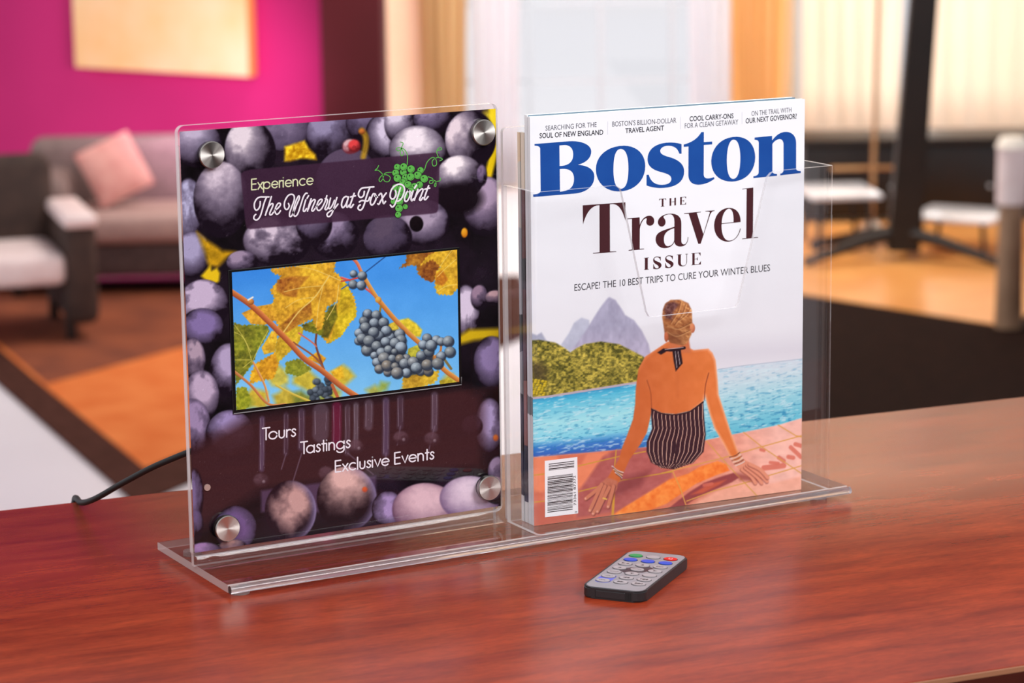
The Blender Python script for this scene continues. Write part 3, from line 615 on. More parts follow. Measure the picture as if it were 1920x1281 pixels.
    B(934, 885, 20, 28, (150, 130, 160)); c.ball(872, 438, 6, 9, (226, 160, 40), (190, 110, 20), soft=2)
    # bottom dark wine band with bottle shapes
    c.poly([(350, 850), (475, 775), (865, 725), (905, 740), (905, 880), (700, 895), (490, 920), (360, 1000)], (58, 32, 36), 14, .92)
    for x, y0, y1, w, col in ((492, 785, 880, 9, (110, 92, 130)), (537, 778, 850, 9, (80, 60, 80)), (566, 772, 840, 12, (92, 74, 100)), (602, 772, 815, 30, (104, 88, 104)), (632, 762, 835, 17, (132, 30, 72)), (652, 764, 850, 10, (92, 74, 88)), (668, 760, 840, 9, (120, 110, 124)), (692, 758, 800, 16, (110, 94, 110)), (724, 752, 850, 12, (104, 90, 128)), (751, 748, 800, 12, (82, 66, 86)), (815, 742, 805, 12, (110, 94, 116))):
        c.line([(x, y0), (x, (y0 + y1) / 2), (x - 1, y1)], col, w, 5, .5); c.line([(x - w * .35, y0), (x - w * .35, y1)], (150, 134, 150), 1.2, 1, .6); c.line([(x + w * .35, y0), (x + w * .3, y1 - 8)], (140, 124, 140), 1, 1, .5)
    for a, b in (((537, 850), (528, 880)), ((566, 850), (548, 908)), ((751, 800), (745, 835)), ((815, 800), (800, 860)), ((724, 850), (722, 880)), ((652, 850), (700, 890))): c.line([a, b], (120, 100, 120), 2, 1.5, .6)
    for x, y in ((490, 900), (612, 888), (752, 822), (668, 838), (810, 824)): c.ball(x, y, 15, 13, (92, 66, 76), (60, 36, 42), soft=4, spots=.6, seed=x, alpha=.8); c.ball(x + 5, y + 3, 3, 3, (150, 130, 140), (110, 90, 100), soft=2, alpha=.7)
    # bottom row
    c.poly([(490, 920), (705, 892), (705, 930), (600, 960), (490, 960)], (86, 64, 92), 3, .8); B(545, 957, 48, 56, (190, 148, 144), (30, 18, 28), mid=None, gam=1.6, light=(.1, -.25), rim=(168, 152, 200), spots=.5); B(650, 935, 56, 60, (214, 172, 166), (24, 14, 22), mid=None, light=(0, -.72), gam=1.5, rim=(150, 134, 180), spots=.3)
    B(727, 955, 30, 34, (160, 136, 184), light=(0, -.2), spots=.4); B(797, 956, 62, 50, (216, 180, 190), (86, 56, 80), mid=None, light=(0, -.5), spots=.1); B(880, 935, 56, 42, (224, 202, 218), (110, 86, 120), mid=None, light=(0, -.4), spots=.1); B(930, 920, 24, 26, (206, 170, 180), spots=.1); c.ball(684, 918, 5, 5, (206, 90, 50), (170, 70, 50), soft=3)
    B(442, 990, 40, 42, (110, 84, 132), light=(0, -.1), spots=.4); B(437, 1024, 26, 14, (190, 146, 140), spots=.2); B(385, 1034, 32, 18, (150, 116, 164), spots=.2); B(366, 930, 16, 50, (112, 96, 136), light=(-.2, -.2)); B(368, 985, 14, 30, (96, 80, 116))
    # headline panel (translucent plum)
    c.poly([(452, 326), (458, 321), (470, 318), (818, 287), (825, 290), (826, 298), (823, 394), (820, 400), (812, 402), (470, 430), (463, 428), (461, 420)], (60, 36, 56), 1.2, .88)
    # fine dust and print grain
    g = vnoise(X * 1.3, Y * 1.3, 9); c.C += (g[..., None] - .5) * 7; sp = (vnoise(X * .9, Y * .9, 21) > .985); c.C[sp] += 28
    return c.C
mp_print = print_mat('poster_print', 0.5, coat=0.9, spec=0.0)
poster = print_grid('poster', Hpi, 0.6, 0.4, PW - .4, PH - .4, 420, 508, paint_poster, P3, mp_print, disp)
m_ink_w = pmat('white_ink', (226, 218, 226), .4); m_ink_y = pmat('pale_green_ink', (206, 208, 168), .4); m_ink_g = pmat('green_ink', (86, 170, 70), .4); m_ink_d = pmat('dark_green_ink', (26, 44, 24), .4)
ink = Ink(Hp, P3); geo_text(ink, 'Experience', (472.5, 356), (588, 346), 20, 2.3); ink.build('headline_lettering', m_ink_y, poster)
ink = Ink(Hp, P3)
geo_text(ink, 'Tours', (492.5, 825.5), (554.5, 818), 22.0, 2.6); geo_text(ink, 'Tastings', (564, 851.5), (656.5, 839.5), 22.0, 2.6); geo_text(ink, 'Exclusive Events', (629, 885.5), (813, 861), 21.0, 2.6); ink.build('services_lettering', m_ink_w, poster)
k2 = (640, 180, 4.003); ing = Ink(Hp, P3); ind = Ink(Hp, P3)
for st in ([(500, 520), (502, 450), (480, 405), (440, 390), (418, 400), (436, 415), (458, 395), (448, 430), (460, 452), (475, 430), (458, 395), (470, 358), (450, 348)], [(630, 560), (650, 500), (690, 465), (715, 480), (720, 520), (695, 528), (690, 490), (730, 465), (765, 478), (745, 492)], [(735, 465), (722, 420), (745, 390), (760, 405), (732, 412)],
           [(385, 575), (340, 580), (318, 605), (330, 642), (360, 645), (372, 615), (345, 595), (310, 600), (288, 630), (300, 646), (322, 605), (285, 562), (258, 562), (275, 545), (285, 525)], [(650, 608), (690, 625), (692, 655), (670, 660), (672, 640), (710, 642), (716, 680), (704, 680), (715, 650), (745, 640), (750, 620)]):
    ing.stroke(crop(k2, st), 1.5)
ing.build('vine_tendrils', m_ink_g, poster)
GR = [(425, 537, 24), (600, 562, 24), (470, 575, 25), (412, 580, 25), (487, 615, 26), (465, 650, 24), (592, 670, 25), (555, 685, 28), (505, 668, 26), (410, 690, 24), (480, 750, 26), (430, 740, 26), (395, 795, 20), (485, 835, 18), (473, 535, 27), (528, 552, 28), (578, 598, 28), (627, 625, 28), (525, 610, 28), (425, 620, 28), (455, 700, 28), (525, 715, 24), (440, 795, 28), (437, 847, 28), (430, 895, 22)]
# grapes of the emblem are stacked back to front by a few microns
lay_g, lay_d = Ink(Hp, P3), Ink(Hp, P3)
for i, (x, y, r) in enumerate(GR):
    (px, py), = crop(k2, [(x, y)]); R = r / 4.003; b0 = .10 + i * .006
    lay_d.disc((px, py), R + .9, R + .9, 20, b0); lay_g.disc((px, py), R, R, 20, b0 + .002); lay_d.disc((px - R * .3, py - R * .3), R * .2, R * .24, 10, b0 + .004)
    a = [(px + R * .72 * math.cos(t), py + R * .72 * math.sin(t)) for t in np.linspace(.1, 1.6, 6)]
    b = lay_d._put(a + [(px + (p[0] - px) * 1.13, py + (p[1] - py) * 1.13) for p in a], b0 + .004); lay_d.f += [(b + j, b + j + 1, b + 7 + j, b + 6 + j) for j in range(5)]
lay_d.build('emblem_outlines', m_ink_d, poster); lay_g.build('grape_emblem', m_ink_g, poster)
k7, k8 = (460, 340, 10.667), (630, 330, 10.105)
SCRIPT = [(k7, [[(480, 312), (380, 312), (300, 314), (235, 350), (190, 430), (186, 520), (215, 575), (260, 560), (298, 490), (303, 405)], [(432, 318), (405, 370), (370, 470), (330, 620), (285, 730), (225, 775), (175, 745), (185, 690), (215, 662)], [(527, 305), (480, 460), (405, 680)], [(420, 620), (470, 510), (530, 450), (560, 462), (540, 530), (500, 620), (495, 668), (530, 668), (570, 620)],
  [(585, 590), (650, 545), (705, 480), (698, 440), (655, 450), (612, 525), (600, 610), (630, 660), (675, 640), (708, 590)], [(868, 445), (885, 500), (850, 560), (810, 558), (785, 490), (800, 390), (860, 290), (930, 262), (980, 292), (982, 380), (940, 500), (897, 620), (890, 695), (920, 706), (965, 640), (1030, 480), (1085, 350), (1085, 300), (1060, 310), (1010, 420), (972, 560), (975, 675), (1010, 700), (1060, 640), (1120, 460), (1170, 310), (1215, 245), (1245, 242)],
  [(1215, 375), (1185, 480), (1165, 585), (1190, 605), (1232, 550)], [(1272, 292), (1240, 345)], [(1325, 350), (1290, 450), (1250, 600)], [(1265, 560), (1320, 430), (1378, 372), (1405, 390), (1370, 480), (1335, 575), (1358, 600), (1402, 550)], [(1420, 520), (1500, 450), (1545, 385), (1522, 362), (1475, 395), (1440, 480), (1442, 560), (1480, 588), (1535, 545), (1600, 420), (1638, 292)],
  [(1605, 350), (1652, 380), (1632, 470), (1600, 555), (1628, 572), (1665, 525)], [(1712, 340), (1690, 430), (1672, 530), (1700, 550), (1750, 480), (1790, 385)], [(1840, 330), (1800, 460), (1752, 620), (1702, 700), (1655, 708), (1642, 660), (1692, 610), (1780, 560), (1862, 460)]]),
 (k8, [[(228, 402), (190, 395), (140, 440), (112, 540), (128, 602), (160, 592), (205, 520), (245, 405)], [(245, 402), (208, 540), (218, 600), (262, 555)], [(352, 335), (305, 470), (270, 580), (295, 602), (338, 545)], [(285, 402), (375, 382)], [(725, 213), (620, 222), (500, 238), (442, 310), (436, 380), (480, 413), (532, 375), (545, 298)], [(650, 225), (592, 380), (538, 560), (495, 640), (455, 652), (425, 620), (440, 575), (468, 555)], [(450, 500), (500, 472), (610, 480), (650, 410)],
  [(755, 352), (715, 348), (675, 430), (658, 510), (682, 556), (725, 530), (768, 440), (762, 372), (745, 390), (795, 408)], [(822, 372), (858, 337), (878, 370), (892, 470), (912, 532), (948, 490)], [(962, 330), (930, 372), (862, 470), (822, 542), (800, 535)], [(1135, 282), (1148, 350), (1112, 430), (1065, 442), (1035, 395), (1052, 290), (1112, 205), (1210, 163), (1285, 195), (1308, 270), (1280, 380), (1232, 455), (1180, 488)], [(1232, 230), (1192, 360), (1152, 480), (1112, 568), (1070, 596), (1038, 560)],
  [(1405, 300), (1375, 290), (1335, 350), (1308, 440), (1325, 490), (1368, 470), (1410, 380), (1400, 305), (1375, 262), (1440, 332)], [(1472, 290), (1435, 410), (1442, 480), (1482, 440)], [(1535, 182), (1498, 240)], [(1562, 262), (1532, 350), (1492, 470)], [(1502, 430), (1560, 325), (1628, 258), (1660, 275), (1622, 380), (1592, 455), (1615, 472), (1655, 420)], [(1765, 195), (1712, 340), (1682, 440), (1706, 458), (1756, 400)], [(1692, 262), (1785, 240)]])]
ink = Ink(Hp, lambda x, y, d: P3(x, y, d + .22))
for kk, sts in SCRIPT:
    for st in sts: ink.stroke(crop(kk, st), 2.75 if kk is k7 else 3.0)
ink.build('script_lettering', m_ink_w, poster)

# ---- screen, recessed slightly behind a black bezel
def paint_screen(X, Y):
    t = np.clip((Y - 480) / 290, 0, 1)[..., None]; s = np.clip((X - 430) / 430, 0, 1)[..., None]
    base = np.array((46, 132, 232)) * (1 - t) + np.array((140, 206, 246)) * t; base = base + (np.array((96, 178, 246)) - base) * (.5 * s * (1 - t)); base += (fbm(X / 40, Y / 40, 2)[..., None] - .5) * 16
    c = Canvas(X, Y, 0); c.C[...] = base; z3 = (320, 460, 4.003); z4 = (640, 460, 4.003)
    def leaf(z, pts, col, soft=.9, var=(70, 60, 30), sc=5, seed=1, jag=0.0):
        P = crop(z, pts)
        if jag:
            rnd = random.Random(seed); Q = []
            for a, b in zip(P, P[1:] + P[:1]):
                n = max(1, int(math.hypot(a[0] - b[0], a[1] - b[1]) / 3.2))
                for k in range(n): q = k / n; z_ = jag * 1.5 * (1 if k % 2 else -1); ln = math.hypot(a[0] - b[0], a[1] - b[1]) + 1e-6; Q.append((a[0] + (b[0] - a[0]) * q + rnd.uniform(-jag, jag) + (b[1] - a[1]) / ln * z_, a[1] + (b[1] - a[1]) * q + rnd.uniform(-jag, jag) - (b[0] - a[0]) / ln * z_))
            P = Q
        c.poly(P, col, soft, fn=lambda x, y, d, k: k + (fbm(x / sc, y / sc, seed)[:, None] - .5) * np.array(var) * 1.6 + (fbm(x / 26, y / 26, seed + 5)[:, None] - .5) * np.array((60, 70, 20)))
    # far blurred foliage
    rb = random.Random(5)
    def blob(x, y, r, col):
        k = 9; P = [(x + r * rb.uniform(.65, 1.2) * math.cos(2 * math.pi * q / k), y + r * .85 * rb.uniform(.65, 1.2) * math.sin(2 * math.pi * q / k)) for q in range(k)]
        c.poly(P, col, 5, .95, fn=lambda u, v, d, kk: kk + (fbm(u / 8, v / 8, int(x))[:, None] - .5) * np.array((80, 70, 30)))
    for x, y, r, col in ((575, 712, 24, (210, 180, 44)), (560, 762, 30, (128, 128, 34)), (480, 748, 26, (214, 176, 40)), (530, 748, 24, (196, 164, 44)), (640, 706, 22, (228, 190, 44)), (700, 735, 14, (176, 170, 70)), (718, 726, 12, (150, 166, 66)), (455, 755, 18, (160, 160, 44)), (520, 705, 24, (214, 190, 64)), (775, 738, 28, (206, 170, 54)), (845, 717, 18, (196, 176, 64)), (500, 690, 20, (190, 160, 44)), (620, 745, 22, (200, 186, 60)), (590, 760, 26, (150, 150, 50))): blob(x, y, r, col)
    for k in range(30): x = 585 + rb.uniform(-4, 36); y = 716 + rb.uniform(-8, 44); t_ = rb.uniform(-40, 40); c.ball(x, y, 6.5, 6, (92 + t_, 102 + t_, 116 + t_), (30, 38, 48), light=(-.3, -.5), soft=2.5)
    leaf(z3, [(530, 510), (640, 460), (760, 440), (790, 560), (700, 600), (600, 590)], (224, 158, 38), seed=2); leaf(z3, [(680, 770), (760, 640), (800, 700), (780, 800), (700, 820)], (228, 176, 40), seed=3)
    leaf(z3, [(470, 580), (540, 600), (600, 595), (720, 600), (742, 640), (700, 720), (650, 790), (620, 880), (570, 950), (490, 1050), (480, 980), (466, 700)], (124, 122, 22), seed=4, jag=.6); leaf(z3, [(640, 880), (740, 830), (800, 790), (810, 900), (770, 1000), (660, 1020), (590, 1040), (600, 960)], (230, 164, 24), seed=5, jag=.8)
    leaf(z3, [(800, 700), (930, 600), (1000, 620), (960, 740), (860, 830), (800, 880), (780, 780)], (212, 170, 34), seed=6, jag=.6); leaf(z3, [(860, 880), (960, 850), (1060, 930), (960, 985), (860, 960)], (136, 136, 30), seed=7, jag=.6); leaf(z3, [(1020, 850), (1100, 800), (1165, 850), (1130, 900)], (226, 160, 30), seed=8)
    leaf(z3, [(1190, 950), (1281, 905), (1300, 1000), (1240, 1010)], (232, 170, 30), 3, seed=9); leaf(z3, [(490, 1070), (560, 1060), (600, 1150), (590, 1200), (560, 1235), (490, 1240)], (150, 150, 24), seed=10, jag=.6)
    leaf(z3, [(980, 600), (1090, 560), (1281, 420), (1300, 650), (1180, 740), (1130, 680), (1000, 640)], (120, 112, 14), seed=11, jag=.5)
    # big leaf
    leaf(z3, [(752, 175), (1240, 120), (1225, 200), (1281, 235), (1340, 330), (1381, 400), (1390, 480), (1395, 530), (1340, 590), (1281, 680), (1180, 740), (1135, 690), (1200, 560), (1250, 420), (1170, 470), (1140, 620), (1100, 650), (1060, 560), (960, 600), (850, 665), (740, 705), (800, 600), (748, 480), (775, 400), (742, 340), (830, 235), (760, 205)], (226, 166, 36), seed=12, jag=.9)
    leaf(z3, [(1281, 235), (1340, 330), (1390, 480), (1395, 530), (1340, 590), (1281, 680), (1190, 738), (1240, 560), (1270, 400)], (216, 178, 24), seed=13, jag=.6); leaf(z3, [(800, 260), (900, 235), (1040, 235), (960, 320), (940, 390), (850, 380), (790, 340)], (176, 104, 24), 2, seed=14); leaf(z3, [(800, 620), (960, 480), (1050, 430), (1060, 520), (940, 610), (850, 665)], (178, 112, 26), 2, seed=15); leaf(z3, [(1130, 690), (1180, 470), (1240, 440), (1250, 540), (1180, 700)], (108, 98, 10), 2, seed=16)
    for st, w in (([(1190, 230), (1080, 390), (960, 500), (840, 660)], 2.4), ([(1190, 230), (1060, 180), (940, 160)], 1.3), ([(1140, 305), (980, 320), (850, 350)], 1.3), ([(1080, 390), (960, 410), (860, 470)], 1.2), ([(1140, 320), (1110, 450), (1090, 620)], 1.2), ([(1260, 300), (1240, 430), (1170, 560)], 1.6), ([(1190, 230), (1281, 270)], 1.8)): c.line(crop(z3, st), (244, 206, 110), w, 1, .85)
    for st in ([(610, 880), (560, 720), (480, 600)], [(605, 860), (480, 860)], [(600, 800), (540, 690), (475, 650)], [(612, 870), (680, 730), (730, 640)], [(600, 870), (540, 920)]): c.line(crop(z3, st), (226, 206, 96), 1.2, 1, .8)
    # top right leaves
    leaf(z4, [(490, 68), (700, 45), (745, 150), (690, 280), (640, 275), (580, 230), (560, 160), (520, 155), (430, 178), (480, 130)], (164, 98, 20), seed=20, jag=.8); leaf(z4, [(590, 155), (640, 90), (700, 50), (900, 20), (900, 300), (830, 378), (720, 375), (700, 330), (705, 210), (742, 170), (690, 110)], (226, 172, 36), seed=21, jag=.8); leaf(z4, [(710, 220), (760, 190), (800, 260), (760, 310), (700, 290)], (206, 126, 22), 2, seed=22)
    for st in ([(830, 40), (770, 120), (740, 165)], [(860, 110), (780, 180), (720, 240)], [(862, 300), (790, 310), (720, 350)]): c.line(crop(z4, st), (248, 214, 110), 1.2, 1, .8)
    # cable, stems, canes
    c.line(crop(z4, [(340, 80), (180, 205)]), (34, 84, 150), 2.4); c.line(crop(z4, [(0, 330), (70, 285)]), (40, 96, 166), 2)
    leaf(z4, [(430, 565), (500, 550), (560, 590), (605, 640), (590, 690), (530, 690), (460, 620)], (228, 196, 44), 2, seed=23); leaf(z4, [(340, 600), (400, 575), (440, 640), (380, 660)], (222, 188, 50), seed=24); leaf(z4, [(500, 780), (570, 750), (610, 830), (560, 880), (490, 850)], (176, 166, 46), seed=25); leaf(z4, [(455, 1000), (520, 970), (730, 945), (722, 1010), (680, 1045), (550, 1070), (460, 1080)], (206, 160, 36), seed=26, jag=.8); leaf(z4, [(730, 1020), (800, 1000), (860, 1030), (860, 1050), (740, 1060)], (196, 170, 40), seed=27)
    c.line(crop(z3, [(480, 950), (600, 1050), (730, 1190), (860, 1195)]), (176, 92, 44), 5, hi=(226, 150, 90)); c.line(crop(z3, [(620, 880), (700, 1040), (735, 1170)]), (206, 110, 60), 4, hi=(236, 190, 110)); c.line(crop(z3, [(790, 1050), (900, 1110), (1040, 1170)]), (200, 160, 40), 4, hi=(236, 210, 100)); c.line(crop(z3, [(1092, 670), (1090, 760), (1150, 940)]), (120, 66, 50), 4); c.line(crop(z3, [(920, 730), (1080, 840), (1150, 930)]), (150, 86, 50), 3.5); c.line(crop(z3, [(960, 660), (1060, 730), (1090, 760)]), (206, 110, 90), 3); c.line(crop(z3, [(1210, 1050), (1250, 1140)]), (190, 96, 50), 6)
    c.line(crop(z3, [(440, 340), (600, 450), (740, 580), (880, 720), (1000, 850), (1130, 940), (1281, 1062), (1400, 1140)]), (150, 62, 26), 10.5, hi=(236, 140, 72)); c.ball(470, 566, 6, 6, (232, 150, 70), (150, 80, 30)); c.line(crop(z3, [(580, 410), (615, 390)]), (240, 236, 230), 3)
    c.line(crop(z4, [(0, 245), (100, 280), (200, 340), (250, 385)]), (206, 60, 62), 4, hi=(240, 130, 120)); c.line(crop(z4, [(0, 272), (60, 262), (130, 245)]), (206, 70, 60), 3); c.line(crop(z4, [(85, 100), (120, 140), (150, 205)]), (206, 84, 60), 6, hi=(236, 150, 100)); c.line(crop(z4, [(150, 205), (210, 310), (270, 405)]), (196, 112, 36), 7.5, hi=(240, 176, 90)); c.line(crop(z4, [(270, 405), (400, 560), (520, 680), (640, 790), (760, 930), (880, 1020)]), (176, 92, 26), 9, hi=(240, 166, 84)); c.ball(709, 563, 6, 6, (236, 180, 80), (190, 120, 40)); c.line(crop(z4, [(295, 460), (288, 500)]), (150, 120, 40), 4)
    c.line(crop(z4, [(745, 730), (740, 800), (690, 850)]), (196, 120, 50), 4); c.line(crop(z4, [(770, 860), (820, 930)]), (130, 110, 60), 5)
    c.poly(crop(z4, [(160, 510), (290, 510), (340, 580), (360, 640), (440, 640), (490, 720), (480, 800), (500, 880), (600, 830), (620, 760), (690, 780), (680, 900), (640, 960), (500, 980), (380, 970), (270, 930), (240, 850), (170, 800), (115, 720), (125, 640), (150, 570)]), (44, 52, 66), 2)
    G = [(130, 660, 32), (125, 720, 28), (150, 700, 35), (190, 790, 40), (245, 830, 28), (435, 670, 38), (445, 710, 36), (365, 690, 32), (195, 515, 33), (260, 525, 33), (165, 570, 32), (245, 585, 35), (315, 582, 36), (178, 617, 36), (335, 645, 38), (280, 680, 34), (240, 655, 38), (205, 720, 41), (330, 727, 35), (398, 735, 36), (262, 758, 36), (445, 770, 42), (297, 805, 34), (350, 785, 30), (395, 800, 22), (265, 880, 34), (280, 930, 32), (485, 850, 30), (345, 955, 30), (318, 848, 42), (378, 852, 28), (436, 855, 33), (470, 890, 36), (340, 905, 40), (400, 910, 28), (485, 960, 34), (415, 960, 42), (595, 830, 35), (655, 800, 36), (710, 715, 34), (745, 725, 30), (640, 700, 34), (610, 750, 34), (670, 755, 40), (800, 725, 40), (812, 805, 40), (745, 835, 34), (590, 950, 30), (650, 950, 34), (535, 880, 40), (560, 922, 40), (640, 900, 40), (720, 890, 42), (90, 215, 26), (155, 230, 32), (85, 295, 32), (148, 302, 33)]
    for i, (x, y, r) in enumerate(G):
        (a, b), = crop(z4, [(x, y)]); R = r / 3.75; br = (i * 37 % 7) / 7; c.ball(a + .5, b + .8, R + .5, R + .4, (40, 46, 58), (24, 28, 38), soft=1.5, alpha=.7); warm = .0 if y < 840 or x < 250 else .55 * ((i * 53) % 5) / 4
        lit = (172 - 30 * br - 10 * warm, 184 - 38 * br - 50 * warm, 198 - 50 * br - 90 * warm); c.ball(a, b, R, R * .95, lit, (46, 54, 70), light=(-.35, -.55), soft=1, spots=.15, seed=i, gam=1.1); c.ball(a - R * .3, b - R * .35, R * .25, R * .2, (222, 226, 232), (196, 202, 210), soft=2.5, alpha=.45)
    c.C += (vnoise(X * 1.5, Y * 1.5, 4)[..., None] - .5) * 8
    return c.C
su0, su1 = 31.2, 187.0; sz0, sz1 = 105.0 - PZ, 191.3 - PZ
m_scr = print_mat('screen_image', 0.12, coat=0.0, emit=0.92); M_BEZ = pmat('black_bezel', (14, 14, 15), 0.25)
scr = box('screen', D(su0 - 2.2, -.9, 105.0 - 2.4), D(su1 + 2.0, -.05, 191.3 + 1.5), M_BEZ, disp, .0003, 1)
lip = bmesh.new(); add_tube(lip, [D(su0 - 1.8, -1.0, 102.9), D(su1 + 1.6, -1.0, 102.9), D(su1 + 1.7, -1.0, 108)], .00035, 6); bm_obj('bezel_lip', lip, pmat('grey_bezel_lip', (120, 118, 120), .3), scr, 40)
print_grid('picture', Hpi, su0, sz0, su1, sz1, 470, 262, paint_screen, lambda x, y, d: ((x * MM - DO[0]), np.full_like(x, -1.0 * MM - DO[1]), ((PZ + y) * MM - DO[2])), m_scr, scr)

# ---- stand-off caps with radial brushed faces
def brushed():
    m = pmat('brushed_steel', (236, 231, 225), 0.36, 1.0); b = m.node_tree.nodes['Principled BSDF']; b.inputs['Anisotropic'].default_value = .85
    t = N(m, 'ShaderNodeTangent', direction_type='RADIAL', axis='Y'); L(m, t.outputs[0], b.inputs['Tangent']); return m
m_steel = brushed(); m_ring = pmat('steel_barrel', (150, 146, 140), 0.3, 1.0)
def cap(u, z, back):
    e = empty('standoff_cap', D(u, -.15, z)); e.parent = disp
    bm = bmesh.new(); add_cyl(bm, (0, 0, 0), (0, -1, 0), 7.6 * MM, back * MM, 36); w = bm_obj('washer', bm, M_RUBBER, e, 40)
    bm = bmesh.new(); r = 8.3 * MM; prof = [(r, 0), (r, 3.0 * MM), (r - .0005, 3.6 * MM), (0, 3.6 * MM)]
    n = 48; rings = []
    for (q, h) in prof[:-1]: rings.append([bm.verts.new((q * math.cos(2 * math.pi * k / n), -back * MM - h, q * math.sin(2 * math.pi * k / n))) for k in range(n)])
    for a, b in zip(rings, rings[1:]):
        for k in range(n): bm.faces.new((a[k], a[(k + 1) % n], b[(k + 1) % n], b[k]))
    bm.faces.new(rings[0]); cen = bm.verts.new((0, -back * MM - 3.6 * MM, 0))
    for k in range(n): f = bm.faces.new((rings[-1][k], rings[-1][(k + 1) % n], cen)); f.material_index = 1
    bm_obj('cap', bm, [m_ring, m_steel], e, 35)
cap(19.6, 264.6, .6); cap(206.2, 265.4, .6); cap(21.0, 31.8, 2.2); cap(206.0, 32.6, 2.2)
bm = bmesh.new(); add_cyl(bm, D(10.3, -.1, 58.5), (0, -1, 0), .0021, .0008, 20); bm_obj('sensor_dot', bm, pmat('pale_rose_metal', (206, 184, 176), .3, .6), disp, 40)

# ---- magazine pocket: bent sheet with a notched front
U0, U1, VF, VB, TH, RB = 219.0, 449.0, -46.0, -5.0, 2.6, 5.0
plan = [(U0, VB), (U0, -20)] + [(U0 + RB - RB * math.cos(t), VF + RB - RB * math.sin(t)) for t in np.linspace(0, math.pi / 2, 7)] + [(276, VF), (279.5, VF), (282, VF), (283.2, VF), (301.5, VF), (303.4, VF), (306, VF), (369, VF), (371.6, VF), (373.2, VF), (394.2, VF), (395.6, VF), (398.5, VF), (402, VF)] + [(U1 - 3 + 3 * math.sin(t), VF + 3 - 3 * math.cos(t)) for t in np.linspace(0, math.pi / 2, 5)] + [(U1, -20), (U1, VB)]
HT = {276: 230.6, 279.5: 230.2, 282: 228.4, 283.2: 225, 301.5: 146.5, 303.4: 143, 306: 142.4, 369: 142.2, 371.6: 142.6, 373.2: 145.5, 394.2: 223, 395.6: 227, 398.5: 229.6, 402: 230.6}
V = []; F = []; MI = []; n = len(plan); ZB = 8.0
for i, (u, v) in enumerate(plan):
    a = np.array(plan[min(i + 1, n - 1)]) - np.array(plan[max(i - 1, 0)]); a = a / np.linalg.norm(a); nn = np.array((-a[1], a[0])); h = HT.get(u, 230.8) if abs(v - VF) < 1e-6 else 230.8
    q = (u + nn[0] * TH, v + nn[1] * TH); V += [D(u, v, ZB), D(u, v, h), D(q[0], q[1], h), D(q[0], q[1], ZB)]
for i in range(n - 1):
    a, b = 4 * i, 4 * i + 4; F += [(a, b, b + 1, a + 1), (a + 1, b + 1, b + 2, a + 2), (a + 2, b + 2, b + 3, a + 3), (a + 3, b + 3, b, a)]; MI += [0, 1, 0, 1]
F += [(0, 1, 2, 3), (4 * n - 1, 4 * n - 2, 4 * n - 3, 4 * n - 4)]; MI += [1, 1]
mesh_obj('magazine_pocket', V, F, [M_SHEET, M_EDGE2], disp, midx=MI)
dprism('pocket_back_plate', rrect(219.4, 7.6, 448, 267.5, 3.0, 4), lambda a, b, d: D(a, d, b), -4.6, -1.6, M_SHEET, M_EDGE)

# ------------------------------------------------------------------ magazines
MW, MH = 203.0, 267.6
Hm = homog([(989.5, 221), (1508, 182), (1503, 915), (1002, 984)], [(0, MH), (MW, MH), (MW, 0), (0, 0)]); Hmi = np.linalg.inv(Hm)
def magazine(u, v, rz, w, h, t, label, spine, cover=None, z=7.9):
    e = empty('magazine', (u * MM, v * MM, z * MM), rz)
    box('pages', (.0008, .0002, .0003), ((w - .6) * MM, (t - .3) * MM, (h - .3) * MM), M_PAPER, e)
    sp = box('spine', (0, 0, 0), (.0007, t * MM, h * MM), spine, e); box('back_cover', (.0008, (t - .28) * MM, 0), (w * MM, t * MM, h * MM), M_PAPER, e)
    if cover is None: box('front_cover', (.0008, -.0001, 0), (w * MM, .0001, h * MM), pmat('blue_grey_cover', (110, 136, 152), .35), e)
    tag(e, label, 'magazine', 'magazines in the pocket'); return e
def bands(name, cols, scale=18):
    m = pmat(name, cols[0][1], .4); b = m.node_tree.nodes['Principled BSDF']; tc = N(m, 'ShaderNodeTexCoord'); sp = N(m, 'ShaderNodeSeparateXYZ'); mr = N(m, 'ShaderNodeMath', operation='MULTIPLY'); mr.inputs[1].default_value = 1 / .27
    nz = N(m, 'ShaderNodeTexNoise'); nz.inputs['Scale'].default_value = 60; ad = N(m, 'ShaderNodeMath', operation='MULTIPLY_ADD'); ad.inputs[1].default_value = .06; cr = N(m, 'ShaderNodeValToRGB'); cr.color_ramp.interpolation = 'CONSTANT'
    while len(cr.color_ramp.elements) < len(cols): cr.color_ramp.elements.new(.5)
    for el, (p, cc) in zip(cr.color_ramp.elements, cols): el.position = p; el.color = (*lin(cc), 1)
    L(m, tc.outputs['Object'], sp.inputs[0]); L(m, sp.outputs['Z'], mr.inputs[0]); L(m, tc.outputs['Object'], nz.inputs['Vector']); L(m, nz.outputs['Fac'], ad.inputs[0]); L(m, mr.outputs[0], ad.inputs[2]); L(m, ad.outputs[0], cr.inputs[0]); L(m, cr.outputs[0], b.inputs['Base Color']); return m
rz = math.radians(-3.7)
s1 = bands('spine_grey_photo', [(0, (235, 232, 230)), (.09, (44, 50, 72)), (.2, (24, 24, 30)), (.34, (150, 150, 154)), (.45, (60, 60, 62)), (.55, (176, 176, 180)), (.75, (208, 200, 190)), (.9, (224, 196, 164))])
s2 = bands('spine_brown', [(0, (235, 232, 230)), (.08, (30, 36, 60)), (.22, (150, 96, 90)), (.38, (84, 40, 36)), (.6, (30, 24, 26)), (.68, (96, 46, 40)), (.85, (226, 208, 188))])
s3 = bands('spine_white', [(0, (236, 236, 238)), (.3, (120, 126, 130)), (.34, (232, 232, 234))])
magazine(229.0, -9.2, math.radians(-.8), 202, 256.5, 3.0, 'rearmost magazine in the pocket with a grey photo spine', s1)
